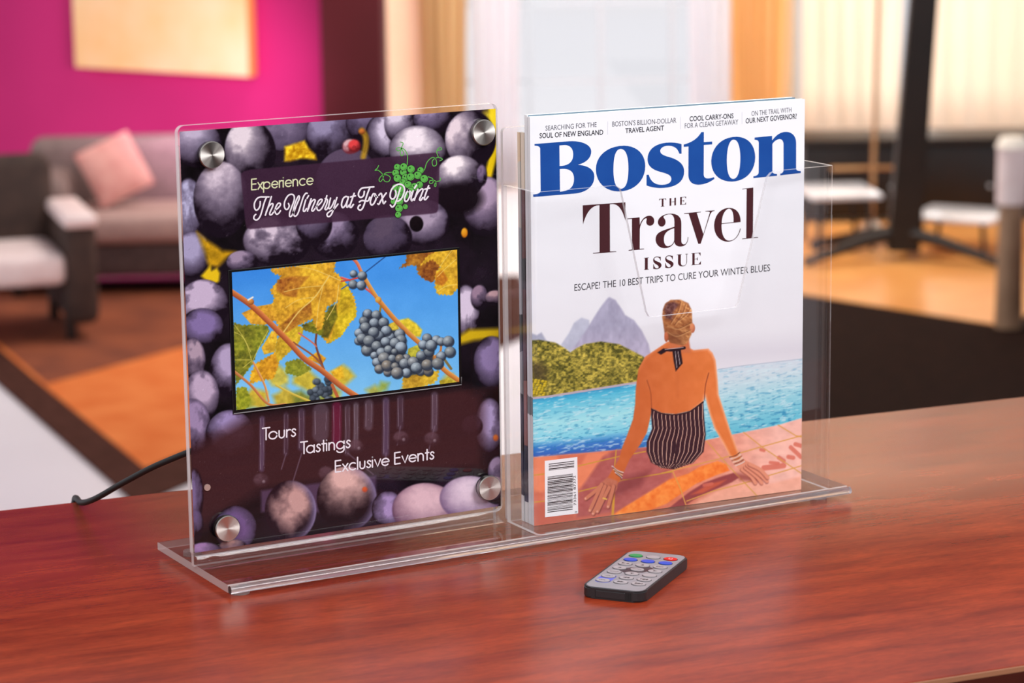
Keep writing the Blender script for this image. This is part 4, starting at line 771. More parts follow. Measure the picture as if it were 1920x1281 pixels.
magazine(229.2, -14.2, math.radians(-1.8), 202, 256.8, 4.0, 'second magazine from the back in the pocket with a brown spine', s2)
magazine(229.1, -18.9, math.radians(-3.2), 199, 268.4, 3.6, 'blue grey magazine right behind the front travel issue', s3)
mg = magazine(229.0, -22.6, rz, MW, MH, 3.2, 'front magazine with blue masthead and a woman seated by a pool', s3, cover=True)
def M3(x, y, d): return (x * MM, -0.0003 - d * MM, y * MM) if np.isscalar(x) else (x * MM, np.full_like(x, -0.0003 - d * MM), y * MM)
def paint_cover(X, Y):
    c = Canvas(X, Y, (236, 238, 243)); t = np.clip((Y - 480) / 180, 0, 1)[..., None]; c.C += (np.array((232, 232, 238)) - c.C) * (t * .8) ; c.C += (fbm(X / 90, Y / 40, 1)[..., None] - .5) * 6
    q3 = (940, 440, 4.003); q4 = (1240, 440, 3.768); q5 = (940, 720, 4.003); q6 = (1240, 700, 3.371)
    # hazy horizon
    hz = np.clip(1 - abs(Y - (662 - (X - 1340) * .05)) / 40, 0, 1) * (X > 1200); c.blend(hz * .6, (214, 212, 222))
    c.poly(crop(q3, [(215, 740), (260, 755), (295, 735), (335, 800), (215, 830)]), (170, 174, 194), 2)
    c.poly(crop(q3, [(440, 830), (500, 740), (540, 660), (595, 622), (650, 640), (660, 700), (590, 840), (510, 880)]), (188, 192, 210), 2, fn=lambda x, y, d, k: k + (fbm(x / 9, y / 9, 3)[:, None] - .5) * 24)
    c.poly(crop(q3, [(515, 860), (560, 820), (640, 700), (700, 600), (740, 540), (790, 475), (805, 468), (850, 490), (905, 570), (920, 600), (990, 640), (1050, 720), (1100, 820), (1115, 890), (1060, 930), (960, 900), (740, 880)]), (168, 166, 190), 2, fn=lambda x, y, d, k: k + (fbm(x / 8, y / 14, 4)[:, None] - .5) * 34 + np.clip((585 - y) / 40, 0, 1)[:, None] * 14 + np.clip((y - 610) / 60, 0, 1)[:, None] * np.array((22, 16, 16)))
    def veg(x, y, d, k):
        f = fbm(x / 4.5, y / 3.2, 6)[:, None]; g = fbm(x / 30, y / 18, 7)[:, None]; r = np.array((84, 82, 36)) + (np.array((196, 178, 76)) - np.array((84, 82, 36))) * np.clip((f - .28) * 2.2, 0, 1); return r + (g - .5) * np.array((90, 76, 40))
    c.poly(crop(q3, [(210, 795), (280, 790), (400, 810), (470, 850), (512, 882), (560, 850), (620, 820), (740, 800), (880, 820), (960, 860), (1060, 910), (1100, 960), (1100, 1100), (840, 1150), (400, 1215), (210, 1230)]), (120, 105, 44), 1.5, fn=veg)
    c.poly(crop(q3, [(215, 970), (300, 950), (345, 1010), (330, 1110), (215, 1090)]), (62, 52, 40), 8, .7)
    for k in range(26): rx = 996 + (k * 37 % 27); ry = 712 + (k * 53 % 30); c.ball(rx, ry, 4, 3, (226, 196, 50), (120, 110, 30), soft=1.5)
    # pool
    WL = crop(q3, [(205, 1228), (340, 1215), (1000, 1108), (1060, 1100)]); WR = crop(q4, [(300, 955), (400, 945), (600, 915), (1000, 868), (1030, 865)])
    deckL = crop(q5, [(225, 548), (560, 520), (880, 487), (1100, 468)]); deckR = crop(q6, [(240, 428), (285, 415), (520, 366), (740, 320), (900, 272)])
    def water(x, y, d, k):
        top = np.interp(x, [p[0] for p in WL + WR], [p[1] for p in WL + WR]); bot = np.interp(x, [p[0] for p in deckL + deckR], [p[1] for p in deckL + deckR]); s = np.clip((y - top) / (bot - top + 1e-6), 0, 1)[:, None]; r = np.clip((x - 1190) / 110, 0, 1)[:, None]
        st = np.interp(s[:, 0], [0, .1, .45, .72, .85, 1], [0, 1, 2, 2.3, 3, 3.3]); cols = np.array([(50, 150, 200), (86, 192, 222), (164, 230, 238), (130, 214, 234), (50, 126, 204), (48, 96, 184)]); cl = np.stack([np.interp(st, [0, 1, 2, 2.3, 3, 3.3], cols[:, i]) for i in range(3)], 1)
        st = np.interp(s[:, 0], [0, .2, .5, 1], [0, 1, 2, 3]); cols = np.array([(212, 224, 234), (204, 226, 234), (164, 220, 232), (96, 196, 220)]); cr = np.stack([np.interp(st, [0, 1, 2, 3], cols[:, i]) for i in range(3)], 1)
        b = cl + (cr - cl) * r; f = fbm(x / 13, (y + x * .16) / 2.8, 8)[:, None]; g = fbm(x / 10, (y + x * .13) / 2.4, 9)[:, None]
        b = b + np.clip((f - .56) * 6, 0, 1) * (np.array((214, 240, 246)) - b) * .6; return b + np.clip((.42 - g) * 6, 0, 1) * (np.array((24, 124, 176)) - b) * (.55 * (.3 + s))
    c.poly(WL + WR + deckR[::-1] + deckL[::-1], (100, 190, 220), 1.2, fn=water); c.line(WL, (188, 174, 186), 4, 1, curve=False); c.line(crop(q4, [(400, 945), (600, 915), (1000, 868)]), (150, 170, 190), 1, 1, .8, curve=False)
    # terrace tiles
    def deck(x, y, d, k):
        r = np.clip((x - 1260) / 200, 0, 1)[:, None]; b = np.array((220, 122, 94)) + (np.array((248, 194, 178)) - np.array((220, 122, 94))) * r; return b + (fbm(x / 14, y / 9, 10)[:, None] - .5) * np.array((36, 34, 30))
    c.poly(deckL + deckR + [(1540, 1000), (960, 1010)], (220, 130, 100), 1.2, fn=deck)
    c.poly(crop(q5, [(225, 548), (600, 516), (800, 500), (700, 640), (690, 700), (600, 760), (300, 800), (225, 800)]), (244, 146, 104), 4, .7); c.poly(crop(q5, [(420, 530), (640, 515), (600, 600), (440, 590)]), (196, 96, 76), 3, .5)
    c.poly(crop(q5, [(690, 640), (760, 540), (860, 490), (1100, 470), (1110, 560), (1200, 630), (1281, 640), (1281, 690), (1060, 830), (870, 950), (560, 1000), (580, 800)]), (172, 92, 92), 3, .85, fn=lambda x, y, d, k: k + (fbm(x / 10, y / 7, 12)[:, None] - .5) * 30); c.poly(crop(q5, [(225, 900), (580, 800), (560, 1000), (860, 960), (1000, 1020), (250, 1060)]), (192, 100, 84), 6, .75)
    c.poly([(1275, 962), (1300, 942), (1345, 918), (1390, 902), (1440, 905), (1503, 890), (1506, 918), (1400, 935)], (248, 178, 152), 3, .8, fn=lambda x, y, d, k: k + (fbm(x / 9, y / 7, 14)[:, None] - .5) * 24)
    c.poly([(1148, 964), (1175, 946), (1215, 922), (1255, 897), (1290, 886), (1312, 873), (1345, 862), (1362, 868), (1368, 880), (1340, 890), (1305, 905), (1275, 925), (1250, 942), (1215, 956), (1180, 966)], (252, 138, 60), 1.5, .95, fn=lambda x, y, d, k: k + (fbm(x / 9, y / 8, 13)[:, None] - .5) * np.array((30, 70, 50)))
    c.poly([(1238, 962), (1262, 944), (1290, 922), (1320, 903), (1350, 892), (1376, 884), (1386, 893), (1372, 902), (1335, 918), (1300, 935), (1275, 953), (1256, 968)], (142, 62, 66), 1.5, .9)
    c.poly([(1296, 925), (1330, 905), (1362, 897), (1350, 906), (1318, 922)], (232, 110, 70), 2, .6)
    for p, q in (((650, 590), (775, 575)), ((690, 555), (740, 560)), ((820, 460), (885, 520)), ((630, 475), (650, 480)), ((805, 520), (835, 525)), ((745, 525), (775, 545)), ((270, 700), (320, 690)), ((850, 440), (885, 450))): c.line(crop(q6, [p, q]), (216, 112, 92), 6 + (p[0] % 3) * 2, 2, .8)
    for st in ([(285, 420), (380, 530), (610, 770)], [(520, 366), (640, 460), (890, 625)], [(740, 320), (850, 385), (890, 395)], [(890, 385), (640, 455), (380, 530), (180, 580), (0, 625)], [(890, 575), (690, 635), (510, 690), (330, 735), (160, 800)], [(70, 610), (120, 720), (165, 850)]): c.line(crop(q6, st), (222, 164, 84), 2.0, 1, .95, curve=False)
    for st in ([(860, 490), (850, 600), (845, 850), (835, 990)], [(575, 610), (870, 540), (1080, 500)], [(580, 800), (740, 760), (910, 715), (1281, 650)], [(240, 680), (320, 670)], [(240, 880), (330, 870)]): c.line(crop(q5, st), (206, 156, 62), 2.2, 1, .9, curve=False)
    c.line(crop(q5, [(848, 720), (842, 850), (835, 1000)]), (216, 160, 60), 5, 1.5, .8)
    # seated woman
    SK = (220, 120, 64)
    def skin(x, y, d, k):
        s = np.clip((x - 1190) / 150, 0, 1)[:, None]; b = np.array((204, 106, 58)) + (np.array((228, 126, 66)) - np.array((204, 106, 58))) * s; e = np.clip(1 - d / 5, 0, 1)[:, None] * np.clip((x - 1290) / 40, 0, 1)[:, None]; b = b + (np.array((250, 190, 150)) - b) * e * .8
        e = np.clip(1 - d / 6, 0, 1)[:, None] * np.clip((700 - y) / 30, 0, 1)[:, None]; b = b + (np.array((240, 150, 104)) - b) * e * .6; return b + (fbm(x / 16, y / 16, 15)[:, None] - .5) * 16
    armL = [(1208, 668), (1196, 690), (1191, 727), (1190, 757), (1186, 785), (1175, 815), (1166, 837), (1160, 860), (1151, 874), (1138, 896), (1128, 906), (1136, 916), (1148, 912), (1156, 908), (1161, 900), (1170, 882), (1180, 860), (1200, 832), (1212, 810), (1218, 785), (1222, 765)]
    back = [(1222, 765), (1240, 773), (1266, 775), (1293, 769), (1318, 752)]
    armR = [(1321, 740), (1330, 775), (1339, 801), (1356, 830), (1367, 851), (1380, 868), (1390, 880), (1404, 892), (1420, 894), (1430, 886), (1420, 878), (1404, 866), (1390, 856), (1385, 845), (1382, 839), (1370, 807), (1358, 771), (1347, 738), (1345, 710), (1343, 690), (1341, 674), (1335, 660), (1327, 652), (1300, 655), (1288, 650)]
    c.poly([(1120, 925), (1180, 890), (1220, 880), (1200, 910), (1150, 930)], (120, 56, 60), 6, .6); c.poly([(1380, 885), (1440, 890), (1420, 902), (1388, 898)], (140, 62, 58), 4, .7)
    c.poly([(1250, 640)] + armL + back + armR + [(1290, 630)], SK, 1.2, fn=skin)
    c.poly([(1138, 893), (1158, 900), (1157, 914), (1150, 926), (1132, 930), (1118, 924), (1118, 914), (1128, 903)], (190, 112, 88), 1.5, fn=lambda x, y, d, k: k + (fbm(x / 6, y / 6, 31)[:, None] - .5) * 30)
    c.poly([(1376, 862), (1392, 858), (1412, 868), (1424, 880), (1416, 892), (1400, 890), (1386, 880)], (228, 150, 120), 1.5, fn=lambda x, y, d, k: k + (fbm(x / 6, y / 6, 32)[:, None] - .5) * 26)
    for st in ([(1125, 910), (1112, 922), (1098, 933)], [(1128, 906), (1115, 935), (1106, 955)], [(1134, 910), (1120, 945), (1112, 961)], [(1142, 912), (1128, 940), (1120, 957)], [(1150, 910), (1145, 930), (1140, 948)]): c.line([(p[0] + 1.2, p[1] + .8) for p in st], (110, 54, 52), 8.0, 2, .6); c.line(st, (204, 126, 98), 6.4, 1.2); c.ball(st[-1][0], st[-1][1], 1.6, 2, (236, 176, 156), (220, 150, 130))
    for st in ([(1392, 878), (1408, 890), (1417, 903)], [(1398, 874), (1418, 890), (1429, 903)], [(1402, 870), (1424, 886), (1439, 900)], [(1406, 868), (1426, 878), (1440, 893)]): c.line([(p[0] - 1, p[1] + 1.5) for p in st], (150, 76, 66), 7.6, 2, .6); c.line(st, (230, 152, 122), 6.2, 1.2)
    c.line([(1131, 932), (1137, 934)], (232, 190, 90), 2.5)
    c.line([(1221, 766), (1219, 735), (1212, 712)], (160, 78, 46), 2, 1.5, .8); c.line([(1320, 748), (1322, 722), (1328, 698)], (130, 60, 44), 1.6, 1, .9); c.line([(1268, 690), (1270, 740)], (200, 104, 56), 6, 8, .4)
    lf = lambda y: np.interp(y, [765, 780, 802, 827, 845, 865, 876], [1221, 1220, 1222, 1212, 1212, 1220, 1236]); rf = lambda y: np.interp(y, [750, 783, 813, 845, 866, 878], [1319, 1320, 1323, 1318, 1300, 1264])
    def suit(x, y, d, k):
        u = (x - lf(y)) / (rf(y) - lf(y) + 1e-6) * 13 + .4; s = np.clip((abs(np.modf(u)[0] - .5) - .39) * 14, 0, 1)[:, None]; return k + (np.array((222, 180, 160)) - k) * s
    c.poly([(1220, 764), (1240, 773), (1266, 776), (1293, 769), (1318, 751), (1320, 783), (1323, 813), (1319, 845), (1299, 866), (1264, 878), (1240, 876), (1220, 865), (1212, 845), (1212, 827), (1222, 802), (1220, 780)], (50, 32, 42), 1, fn=suit); c.line([(1221, 766), (1240, 774), (1266, 776), (1293, 770), (1318, 752)], (44, 28, 36), 2.5)
    c.line([(1267, 800), (1266, 840), (1266, 872)], (36, 22, 30), 1.5)
    def hair(x, y, d, k):
        f = fbm((x + y * .5) / 9, (y - x * .6) / 3.5, 17)[:, None]; r = np.clip((x - 1245) / 50, 0, 1)[:, None]; h = np.array((150, 88, 52)) + (np.array((226, 164, 104)) - np.array((150, 88, 52))) * np.clip((f - .25) * 1.8 * (.55 + .6 * r), 0, 1); return h + (np.array((112, 64, 44)) - h) * (np.clip((y - 612) / 16, 0, 1) * np.clip((1290 - x) / 20, 0, 1))[:, None] * .6
    c.poly(crop(q4, [(60, 740), (190, 740), (205, 830), (30, 830)]), (206, 116, 74), 2); c.poly(crop(q4, [(4, 530), (20, 485), (60, 457), (130, 455), (185, 480), (210, 530), (216, 640), (208, 700), (180, 760), (150, 780), (60, 760), (22, 720), (10, 640), (0, 580)]), (180, 118, 70), 1.2, fn=hair)
    c.ball(1297, 614, 5, 9, (232, 150, 104), (190, 110, 80)); c.ball(1248, 630, 4, 10, (206, 116, 78), (170, 90, 60))
    c.poly(crop(q4, [(12, 520), (35, 480), (85, 468), (120, 490), (80, 540), (70, 600), (25, 590)]), (78, 48, 58), 3, .75, fn=lambda x, y, d, k: k + (fbm(x / 3, y / 3, 41)[:, None] - .5) * 110)
    for st in ([(60, 620), (110, 540), (130, 470)], [(90, 630), (140, 560), (165, 490)], [(30, 640), (110, 660), (200, 620)], [(25, 680), (100, 710), (200, 670)], [(120, 600), (170, 560), (195, 520)]): c.line(crop(q4, st), (112, 64, 44), 1.6, 2, .6); c.line([(a + 2.2, b + 1) for a, b in crop(q4, st)], (240, 188, 126), 1.4, 2, .6)
    c.line([(1243, 655), (1262, 655), (1282, 651)], (44, 28, 36), 5.5, 1); c.poly([(1243, 652), (1247, 659), (1238, 664), (1231, 660)], (44, 28, 36), 1); c.poly([(1259, 653), (1275, 653), (1279, 680), (1266, 695), (1262, 676)], (42, 27, 35), 1)
    c.line([(1265, 658), (1268, 688)], (214, 200, 200), 1.1, .8, .85); c.line([(1270, 658), (1274, 682)], (214, 200, 200), 1.1, .8, .85); c.line([(1246, 654), (1280, 650)], (206, 190, 190), .9, .8, .8)
    for k in range(6): c.line([(1147 + k * 1.6, 880 + k * 3 - 8), (1157 + k * 1.2, 888 + k * 2.6 - 8), (1168 - k * .6, 888 + k * 2.6 - 4)], ((216, 200, 196), (120, 70, 56), (226, 190, 150), (110, 66, 60))[k % 4], 1.8, .8)
    for k in range(6): c.line([(1368 + k * 2.2, 855 + k * 3.2), (1379 + k * 2, 852 + k * 3), (1387 + k * 1.8, 846 + k * 3.4)], ((120, 76, 64), (222, 206, 196), (150, 100, 80), (232, 210, 190))[k % 4], 1.8, .8)
    return c.C
m_cov = print_mat('magazine_cover_print', 0.32, coat=0.15, spec=0.25)
cover = print_grid('front_cover', Hmi, 0, 0, MW, MH, 460, 600, paint_cover, M3, m_cov, mg)
m_blue = noisy('blue_masthead_ink', (22, 72, 150), (26, 78, 156), 60, rough=.35); m_br = pmat('dark_maroon_ink', (70, 32, 38), .35); m_txt = pmat('dark_grey_ink', (46, 44, 52), .4); m_txtl = pmat('grey_ink', (78, 76, 86), .4); m_rule = pmat('pale_rule_ink', (212, 212, 220), .5); m_wink = pmat('white_label_ink', (242, 242, 244), .45); m_kink = pmat('black_ink', (28, 27, 30), .45)
K1, K2, K3, K4, K5, K6 = (990, 250, 8.727), (1200, 235, 8.727), (1390, 225, 10.67), (1080, 360, 9.856), (1230, 340, 9.15), (1190, 360, 8.54)
ink = Ink(Hm, M3)
ink.fill(path('M 75,185 L 640,135 C 850,120 1005,190 1005,300 C 1005,420 900,490 785,520 C 940,525 1058,590 1058,710 C 1058,870 930,970 740,990 L 60,1052 L 57,1010 C 150,1000 178,985 180,940 L 168,260 C 165,225 130,212 75,212 Z M 482,205 L 560,198 C 660,192 712,260 710,355 C 708,470 640,535 488,542 Z M 490,592 C 640,570 725,620 725,750 C 725,890 650,945 497,962 Z', K1))
ink.fill(path('M 1083,585 C 1083,370 1270,205 1540,200 C 1760,200 1893,340 1893,535 C 1893,760 1720,950 1450,950 C 1220,945 1083,790 1083,585 Z M 1370,590 C 1370,390 1400,255 1490,252 C 1590,255 1618,420 1617,580 C 1615,760 1590,905 1490,905 C 1400,900 1370,760 1370,590 Z', K1))
ink.fill(path('M 655,297 L 655,455 L 620,455 C 590,360 530,325 430,325 C 350,330 305,370 305,415 C 310,465 360,485 450,510 C 600,550 700,620 700,745 C 700,920 560,1020 290,1020 C 210,1015 130,1000 82,978 L 82,806 L 118,803 C 150,910 210,965 330,967 C 430,965 490,930 490,870 C 490,815 440,790 350,765 C 200,730 97,680 97,545 C 100,370 250,275 470,272 C 540,272 600,280 655,297 Z', K2))
ink.fill(path('M 980,97 L 1022,95 L 1022,262 L 1160,250 L 1160,297 L 1022,308 L 1022,790 C 1025,850 1060,860 1110,855 C 1150,850 1170,840 1190,832 L 1200,860 C 1130,920 1020,960 930,960 C 830,958 770,905 770,800 L 770,335 L 692,342 L 690,305 C 840,260 920,200 980,97 Z', K2))
ink.fill(path('M 1145,570 C 1150,340 1320,170 1560,168 C 1760,170 1870,310 1870,510 C 1865,740 1710,900 1480,905 C 1270,905 1145,770 1145,570 Z M 1402,550 C 1402,370 1440,215 1515,214 C 1600,215 1625,380 1625,530 C 1622,720 1590,860 1505,860 C 1430,858 1402,720 1402,550 Z', K2))
ink.fill(path('M 245,325 L 598,288 L 600,380 C 680,270 770,205 880,205 C 1010,205 1085,300 1085,430 L 1086,945 C 1090,980 1120,992 1180,990 L 1180,1030 L 765,1080 L 765,1045 C 810,1040 830,1010 832,970 L 830,450 C 825,390 800,352 750,352 C 690,355 640,400 605,450 L 607,1005 C 615,1045 650,1052 700,1052 L 700,1088 L 225,1140 L 222,1105 C 300,1090 325,1070 330,1020 L 330,430 C 325,380 300,370 245,368 Z', K3))
ink.build('masthead_lettering', m_blue, cover)
ink = Ink(Hm, M3)
for pth, kk in (('M 95,250 L 885,188 L 888,525 C 850,400 790,215 640,222 L 597,228 L 605,1098 L 720,1093 L 720,1105 L 290,1140 L 290,1126 L 412,1113 L 405,242 C 240,255 160,400 103,600 Z', K4), ('M 920,486 L 1150,463 L 1155,600 C 1190,490 1260,430 1340,432 C 1400,440 1425,490 1422,540 C 1415,595 1375,620 1340,618 C 1300,615 1270,585 1275,540 C 1278,510 1285,495 1280,480 C 1220,475 1165,590 1155,680 L 1155,1045 L 1235,1041 L 1235,1053 L 950,1082 L 950,1069 L 1012,1057 L 1008,494 L 920,499 Z', K4),
    ('M 295,770 L 295,700 C 295,620 280,560 220,557 C 170,557 110,580 105,605 C 115,630 145,650 143,695 C 140,740 110,770 75,770 C 35,768 10,735 10,690 C 15,610 110,548 230,546 C 350,546 415,600 415,720 L 415,1010 C 415,1055 440,1075 465,1072 C 500,1065 525,1020 526,945 L 536,950 C 536,1040 490,1110 400,1110 C 340,1110 305,1080 297,1035 C 260,1110 200,1140 120,1140 C 30,1135 -25,1070 -28,990 C -25,850 100,840 295,770 Z M 293,795 C 180,830 115,880 115,985 C 115,1065 145,1108 190,1105 C 240,1100 293,1050 293,990 Z', K5),
    ('M 462,538 L 752,509 L 752,519 L 680,528 L 795,895 L 905,520 C 900,508 880,504 828,505 L 828,496 L 990,484 L 985,495 C 950,497 925,520 908,570 L 750,1058 L 708,1062 L 542,547 L 462,549 Z', K5), ('M 980,740 C 985,560 1100,440 1240,440 C 1370,440 1440,540 1437,682 L 1110,719 L 1108,740 C 1105,880 1150,1000 1235,1003 C 1330,1005 1400,920 1429,790 L 1440,797 C 1410,930 1330,1022 1210,1022 C 1070,1015 978,900 980,740 Z M 1110,707 L 1315,684 C 1320,560 1300,460 1240,455 C 1170,455 1112,570 1110,707 Z', K5),
    ('M 1465,109 L 1655,88 L 1650,944 L 1740,938 L 1740,949 L 1465,976 L 1465,965 L 1535,957 L 1540,110 L 1465,120 Z', K5)): ink.fill(path(pth, kk))
for q in ([(412, 103), (440, 101), (440, 222), (412, 226)], [(370, 105), (482, 96), (482, 104), (370, 113)], [(370, 106), (387, 106), (372, 135)], [(463, 99), (482, 97), (482, 128)], [(398, 225), (454, 220), (454, 226), (398, 231)], [(538, 92), (565, 90), (565, 211), (538, 214)], [(615, 84), (640, 82), (640, 204), (615, 207)], [(565, 149), (615, 144), (615, 150), (565, 155)], [(708, 74), (735, 72), (735, 195), (708, 198)], [(735, 72), (803, 66), (803, 73), (735, 79)], [(783, 68), (803, 66), (803, 98)], [(735, 131), (768, 127), (768, 134), (735, 138)], [(761, 118), (770, 117), (770, 148), (761, 149)], [(735, 189), (803, 183), (803, 190), (735, 196)], [(803, 150), (803, 188), (780, 190)],
    [(145, 1053), (192, 1048), (192, 1235), (145, 1240)], [(130, 1051), (210, 1043), (210, 1050), (130, 1058)], [(132, 1237), (210, 1229), (210, 1236), (132, 1244)], [(908, 972), (945, 968), (945, 1155), (908, 1159)], [(895, 971), (1040, 958), (1040, 966), (895, 979)], [(1008, 962), (1040, 959), (1040, 1015)], [(945, 1061), (990, 1057), (990, 1064), (945, 1068)], [(984, 1040), (995, 1039), (995, 1082), (984, 1083)], [(895, 1155), (1045, 1141), (1045, 1149), (895, 1163)], [(1047, 1095), (1045, 1147), (1006, 1150)]): ink.fill([crop(K6, q)])
SS = 'M 400,1030 L 400,1090 L 393,1090 C 385,1050 365,1037 335,1038 C 300,1042 292,1060 300,1080 C 320,1110 412,1110 412,1165 C 412,1205 370,1228 330,1230 C 310,1230 295,1225 280,1225 L 280,1150 L 287,1150 C 295,1195 315,1216 340,1216 C 365,1213 372,1195 362,1180 C 340,1150 278,1140 278,1085 C 280,1045 310,1026 345,1026 C 365,1026 380,1035 393,1031 Z'
ink.fill(path(SS, K6)); ink.fill([[(x + 193 / 8.54, y - 19 / 8.54) for x, y in p] for p in path(SS, K6)])
ink.fill(path('M 660,994 L 735,987 L 735,995 L 722,997 L 722,1120 C 725,1160 740,1172 765,1169 C 800,1165 814,1140 814,1105 L 814,991 L 795,992 L 795,984 L 835,980 L 835,988 L 822,990 L 822,1110 C 818,1160 780,1182 745,1182 C 700,1180 678,1160 678,1120 L 678,1001 L 660,1002 Z', K6))
ink.build('title_lettering', m_br, cover)
for nm, mt, tx, a, b, cp_, bo in (('teaser_line', m_txtl, 'SEARCHING FOR THE', (1019, 246), (1115, 238), 9.0, 0), ('bold_teaser_line', m_txt, 'SOUL OF NEW ENGLAND', (1008, 260.3), (1127.5, 252.5), 9.2, .016), ('teaser_line', m_txtl, "BOSTON'S BILLION-DOLLAR", (1144.5, 237.3), (1265, 228.8), 9.2, 0), ('bold_teaser_line', m_txt, 'TRAVEL AGENT', (1169, 249.5), (1242, 243.3), 9.0, .016),
    ('bold_teaser_line', m_txt, 'COOL CARRY-ONS', (1290, 226), (1373, 219.3), 9.0, .016), ('teaser_line', m_txtl, 'FOR A CLEAN GETAWAY', (1281, 239.3), (1382, 230.8), 9.2, 0), ('teaser_line', m_txtl, 'ON THE TRAIL WITH', (1407, 215), (1482.5, 207), 9.0, 0), ('bold_teaser_line', m_txt, 'OUR NEXT GOVERNOR?', (1396, 229), (1492.5, 219), 9.2, .016), ('subtitle_line', m_txt, 'ESCAPE! THE 10 BEST TRIPS TO CURE YOUR WINTER BLUES', (1075, 545.8), (1443, 506), 12.6, 0.0)):
    ia = Ink(Hm, M3); text(ia, tx, a, b, cp_, bo); ia.build(nm, mt, cover)
for x, y0, y1 in ((1136, 228, 252), (1273, 218, 241), (1389, 208, 230)): ic = Ink(Hm, M3); ic.stroke([(x, y0), (x, y1)], .9, curve=False); ic.build('divider_rule', m_rule, cover)
Q5 = (940, 720, 4.003); iw = Ink(Hm, M3); iw.fill([crop(Q5, [(325, 572), (568, 542), (577, 962), (330, 992)])]); lab = iw.build('barcode_label', m_wink, cover)
ik = Ink(Hm, lambda x, y, d: M3(x, y, d + .06)); rnd = random.Random(11)
def bars(xl, xr, y0, y1):
    y = y0
    while y < y1:
        w = rnd.choice((3, 3, 4, 6, 8)); g = rnd.choice((4, 4, 6, 8)); ik.fill([crop(Q5, [(xl, y), (xr, y - 24), (xr, y - 24 + w), (xl, y + w)])]); y += w + g
bars(355, 545, 594, 652); bars(347, 535, 690, 955)
text(ik, '73361 87372', crop(Q5, [(562, 900)])[0], crop(Q5, [(556, 680)])[0], 4.6, 0.0, (-1, 0.12)); text(ik, '0', crop(Q5, [(570, 958)])[0], crop(Q5, [(569, 945)])[0], 4.2, 0, (-1, .12)); ik.build('barcode', m_kink, lab)

# ------------------------------------------------------------------ remote control (millimetres, local x across, y along)
RL, RWD, RT = 86.0, 40.0, 7.0
rc = np.array((232.6, -143.9)); ra = math.atan2(54.4, 69.0)
rem = empty('remote_control', (rc[0] * MM, rc[1] * MM, 0.0002), ra - math.pi / 2)
tag(rem, 'small black remote control with grey face lying on the desk', 'remote')
m_face = noisy('silver_grey_membrane', (146, 139, 143), (154, 147, 151), 80, rough=.35); m_body = pmat('black_remote_shell', (34, 33, 35), .42)
bm = bmesh.new(); add_prism(bm, rrect(-RWD / 2, -RL / 2, RWD / 2, RL / 2, 6.5), lambda a, b, d: (a * MM, b * MM, d * MM), 0, RT - .3)
bmesh.ops.bevel(bm, geom=[e for e in bm.edges if all(abs(v.co.z - (RT - .3) * MM) < 1e-6 for v in e.verts) or all(abs(v.co.z) < 1e-6 for v in e.verts)], offset=.0009, segments=2, affect='EDGES'); bm_obj('shell', bm, m_body, rem, 35)
bm = bmesh.new(); add_prism(bm, rrect(-RWD / 2 + 1.4, -RL / 2 + 1.6, RWD / 2 - 1.4, RL / 2 - 1.4, 5.6), lambda a, b, d: (a * MM, b * MM, d * MM), RT - .32, RT - .05); face = bm_obj('face_plate', bm, m_face, rem, 35)
box('tray_gap', (-11.0 * MM, (-RL / 2 - .06) * MM, .6 * MM), (12.4 * MM, (-RL / 2 + .6) * MM, 5.7 * MM), M_RUBBER, rem)
tray = box('battery_tray', (-10.5 * MM, (-RL / 2 - .25) * MM, .9 * MM), (8.5 * MM, (-RL / 2 + 1) * MM, 5.4 * MM), m_body, rem, .0003, 1)
for x in (9.6, 11.0): box('grip_rib', (x * MM, (-RL / 2 - .25) * MM, .9 * MM), ((x + .8) * MM, (-RL / 2 + 1) * MM, 5.4 * MM), M_RUBBER, tray)
zt = RT - .05
def rpoly(name, pts, mat, parent, z0, z1):
    bm = bmesh.new(); add_prism(bm, pts, lambda a, b, d: (a * MM, b * MM, d * MM), z0, z1); return bm_obj(name, bm, mat, parent, 35)
m_bw = pmat('pale_grey_button', (172, 163, 165), .3); m_bg = pmat('green_button', (22, 150, 84), .3); m_br2 = pmat('red_button', (226, 34, 30), .3); m_bb = pmat('blue_button', (48, 84, 200), .3); m_sym = pmat('black_symbol_ink', (34, 30, 34), .4); m_out = pmat('dark_button_outline', (44, 38, 42), .4)
rows = [30.5, 20.8, 11.1, 1.4, -8.3, -18.0, -27.7]; cols = [-11.5, 0, 11.5]
rpoly('enter_field', [(10.4 * math.cos(math.radians(60 * k)), rows[3] + 8.6 * math.sin(math.radians(60 * k + 30))) for k in range(6)], pmat('dark_hexagon_ink', (62, 44, 50), .4), face, zt, zt + .06)
rpoly('volume_field', rrect(-11.5 - 4.9, rows[6] - 3.9, -11.5 + 4.9, rows[5] + 3.9, 3.8), pmat('blue_violet_field', (96, 100, 200), .4), face, zt, zt + .06)
def ell(cx, cy, rx, ry, n=24): return [(cx + rx * math.cos(2 * math.pi * k / n), cy + ry * math.sin(2 * math.pi * k / n)) for k in range(n)]
TRI = lambda s, d: [(s * math.cos(math.radians(d + a)), s * math.sin(math.radians(d + a))) for a in (0, 130, 230)]
sym = {(2, 0): [('T', 0, -1.2), ('B', 1.3), ('B', 2.2)], (2, 1): [('T', 90, 0)], (3, 0): [('T', 180, 0)], (3, 2): [('T', 0, 0)], (4, 1): [('T', 270, 0)], (5, 1): [('T', 180, -.9), ('T', 180, 1.1)], (5, 2): [('B', -2.2), ('T', 180, -.6), ('T', 180, 1.4)], (6, 1): [('T', 0, -1.1), ('T', 0, .9)], (6, 2): [('T', 0, -1.4), ('T', 0, .6), ('B', 2.2)]}
words = {(2, 2): 'EXIT', (3, 1): 'ENTER', (4, 0): 'SETUP', (5, 0): 'VOL+', (6, 0): 'VOL-'}
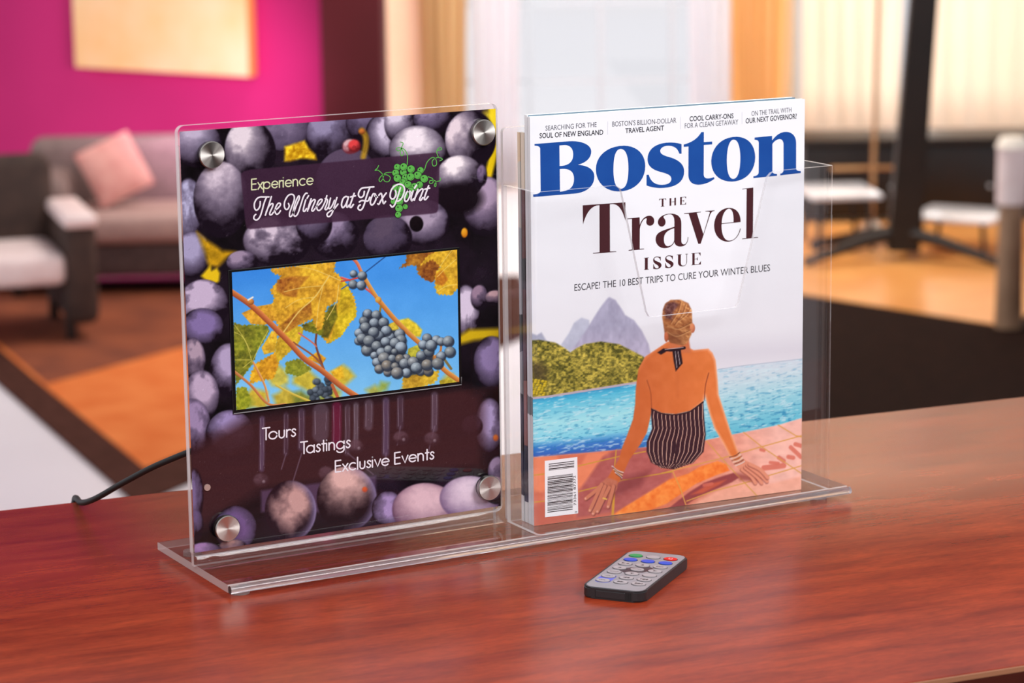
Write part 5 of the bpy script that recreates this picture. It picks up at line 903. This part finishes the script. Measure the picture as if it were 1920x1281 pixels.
names = {(0, 0): ('green button', m_bg), (0, 2): ('red button', m_br2), (1, 0): ('blue button', m_bb), (1, 1): ('blue button', m_bb), (1, 2): ('blue button', m_bb)}
for j, y in enumerate(rows):
    for i, x in enumerate(cols):
        lab, mt = names.get((j, i), (None, m_bw)); rpoly('button_outline', ell(x, y, 4.75, 3.55), m_out, face, zt, zt + .10)
        b = rpoly('button', ell(x, y, 4.3, 3.1), mt, rem, zt + .05, zt + .55)
        if lab: b['label'] = lab
        zz = zt + .56
        for s in sym.get((j, i), ()):
            if s[0] == 'T': rpoly('symbol', [(x + s[2] + p[0], y + p[1]) for p in TRI(1.55, s[1])], m_sym, b, zz, zz + .03)
            else: rpoly('symbol', [(x + s[1] - .3, y - 1), (x + s[1] + .3, y - 1), (x + s[1] + .3, y + 1), (x + s[1] - .3, y + 1)], m_sym, b, zz, zz + .03)
        if (j, i) in words:
            v, f = font_mesh(words[(j, i)], .01); x0 = min(p[0] for p in v); x1 = max(p[0] for p in v); s = min(5.8 / (x1 - x0), 2.4)
            mesh_obj('lettering', [((x + (p[0] - (x0 + x1) / 2) * s) * MM, (y + (p[1] - .35) * s) * MM, (zz + .02) * MM) for p in v], f, m_sym, b)
        if (j, i) == (0, 2):
            bm = bmesh.new(); add_tube(bm, [((x + 1.2 * math.cos(t)) * MM, (y + 1.2 * math.sin(t)) * MM, zz * MM) for t in np.linspace(2.2, 7.2, 14)], .00016, 6); bm_obj('symbol', bm, pmat('pale_symbol_ink', (240, 190, 186), .4), b, 40)

# ------------------------------------------------------------------ power cord from the player to the back edge of the desk
cp = [(70, 27, 72), (45, 60, 70), (22, 100, 52), (10, 140, 32), (2, 175, 14), (2, 205, 4.0), (5, 224, 2.6), (7, 234, -2), (8, 240, -20), (8, 243, -120), (10, 250, -380), (14, 262, -600)]
bm = bmesh.new(); add_tube(bm, [tuple(np.array(p) * MM) for p in catmull(cp, 6)], .0021, 10)
cord = empty('power_cord', (.07, .027, .072)); me = bm_obj('cable', bm, M_RUBBER, cord, 60); me.location = (-.07, -.027, -.072)
bm = bmesh.new(); add_cyl(bm, (.074 - .07, .0262 - .027, 0), (-.25, 1, -.02), .0042, .016, 16); bm_obj('plug', bm, M_BLACK, cord, 40)
tag(cord, 'black power cord running from behind the sign over the back edge of the desk', 'cord')
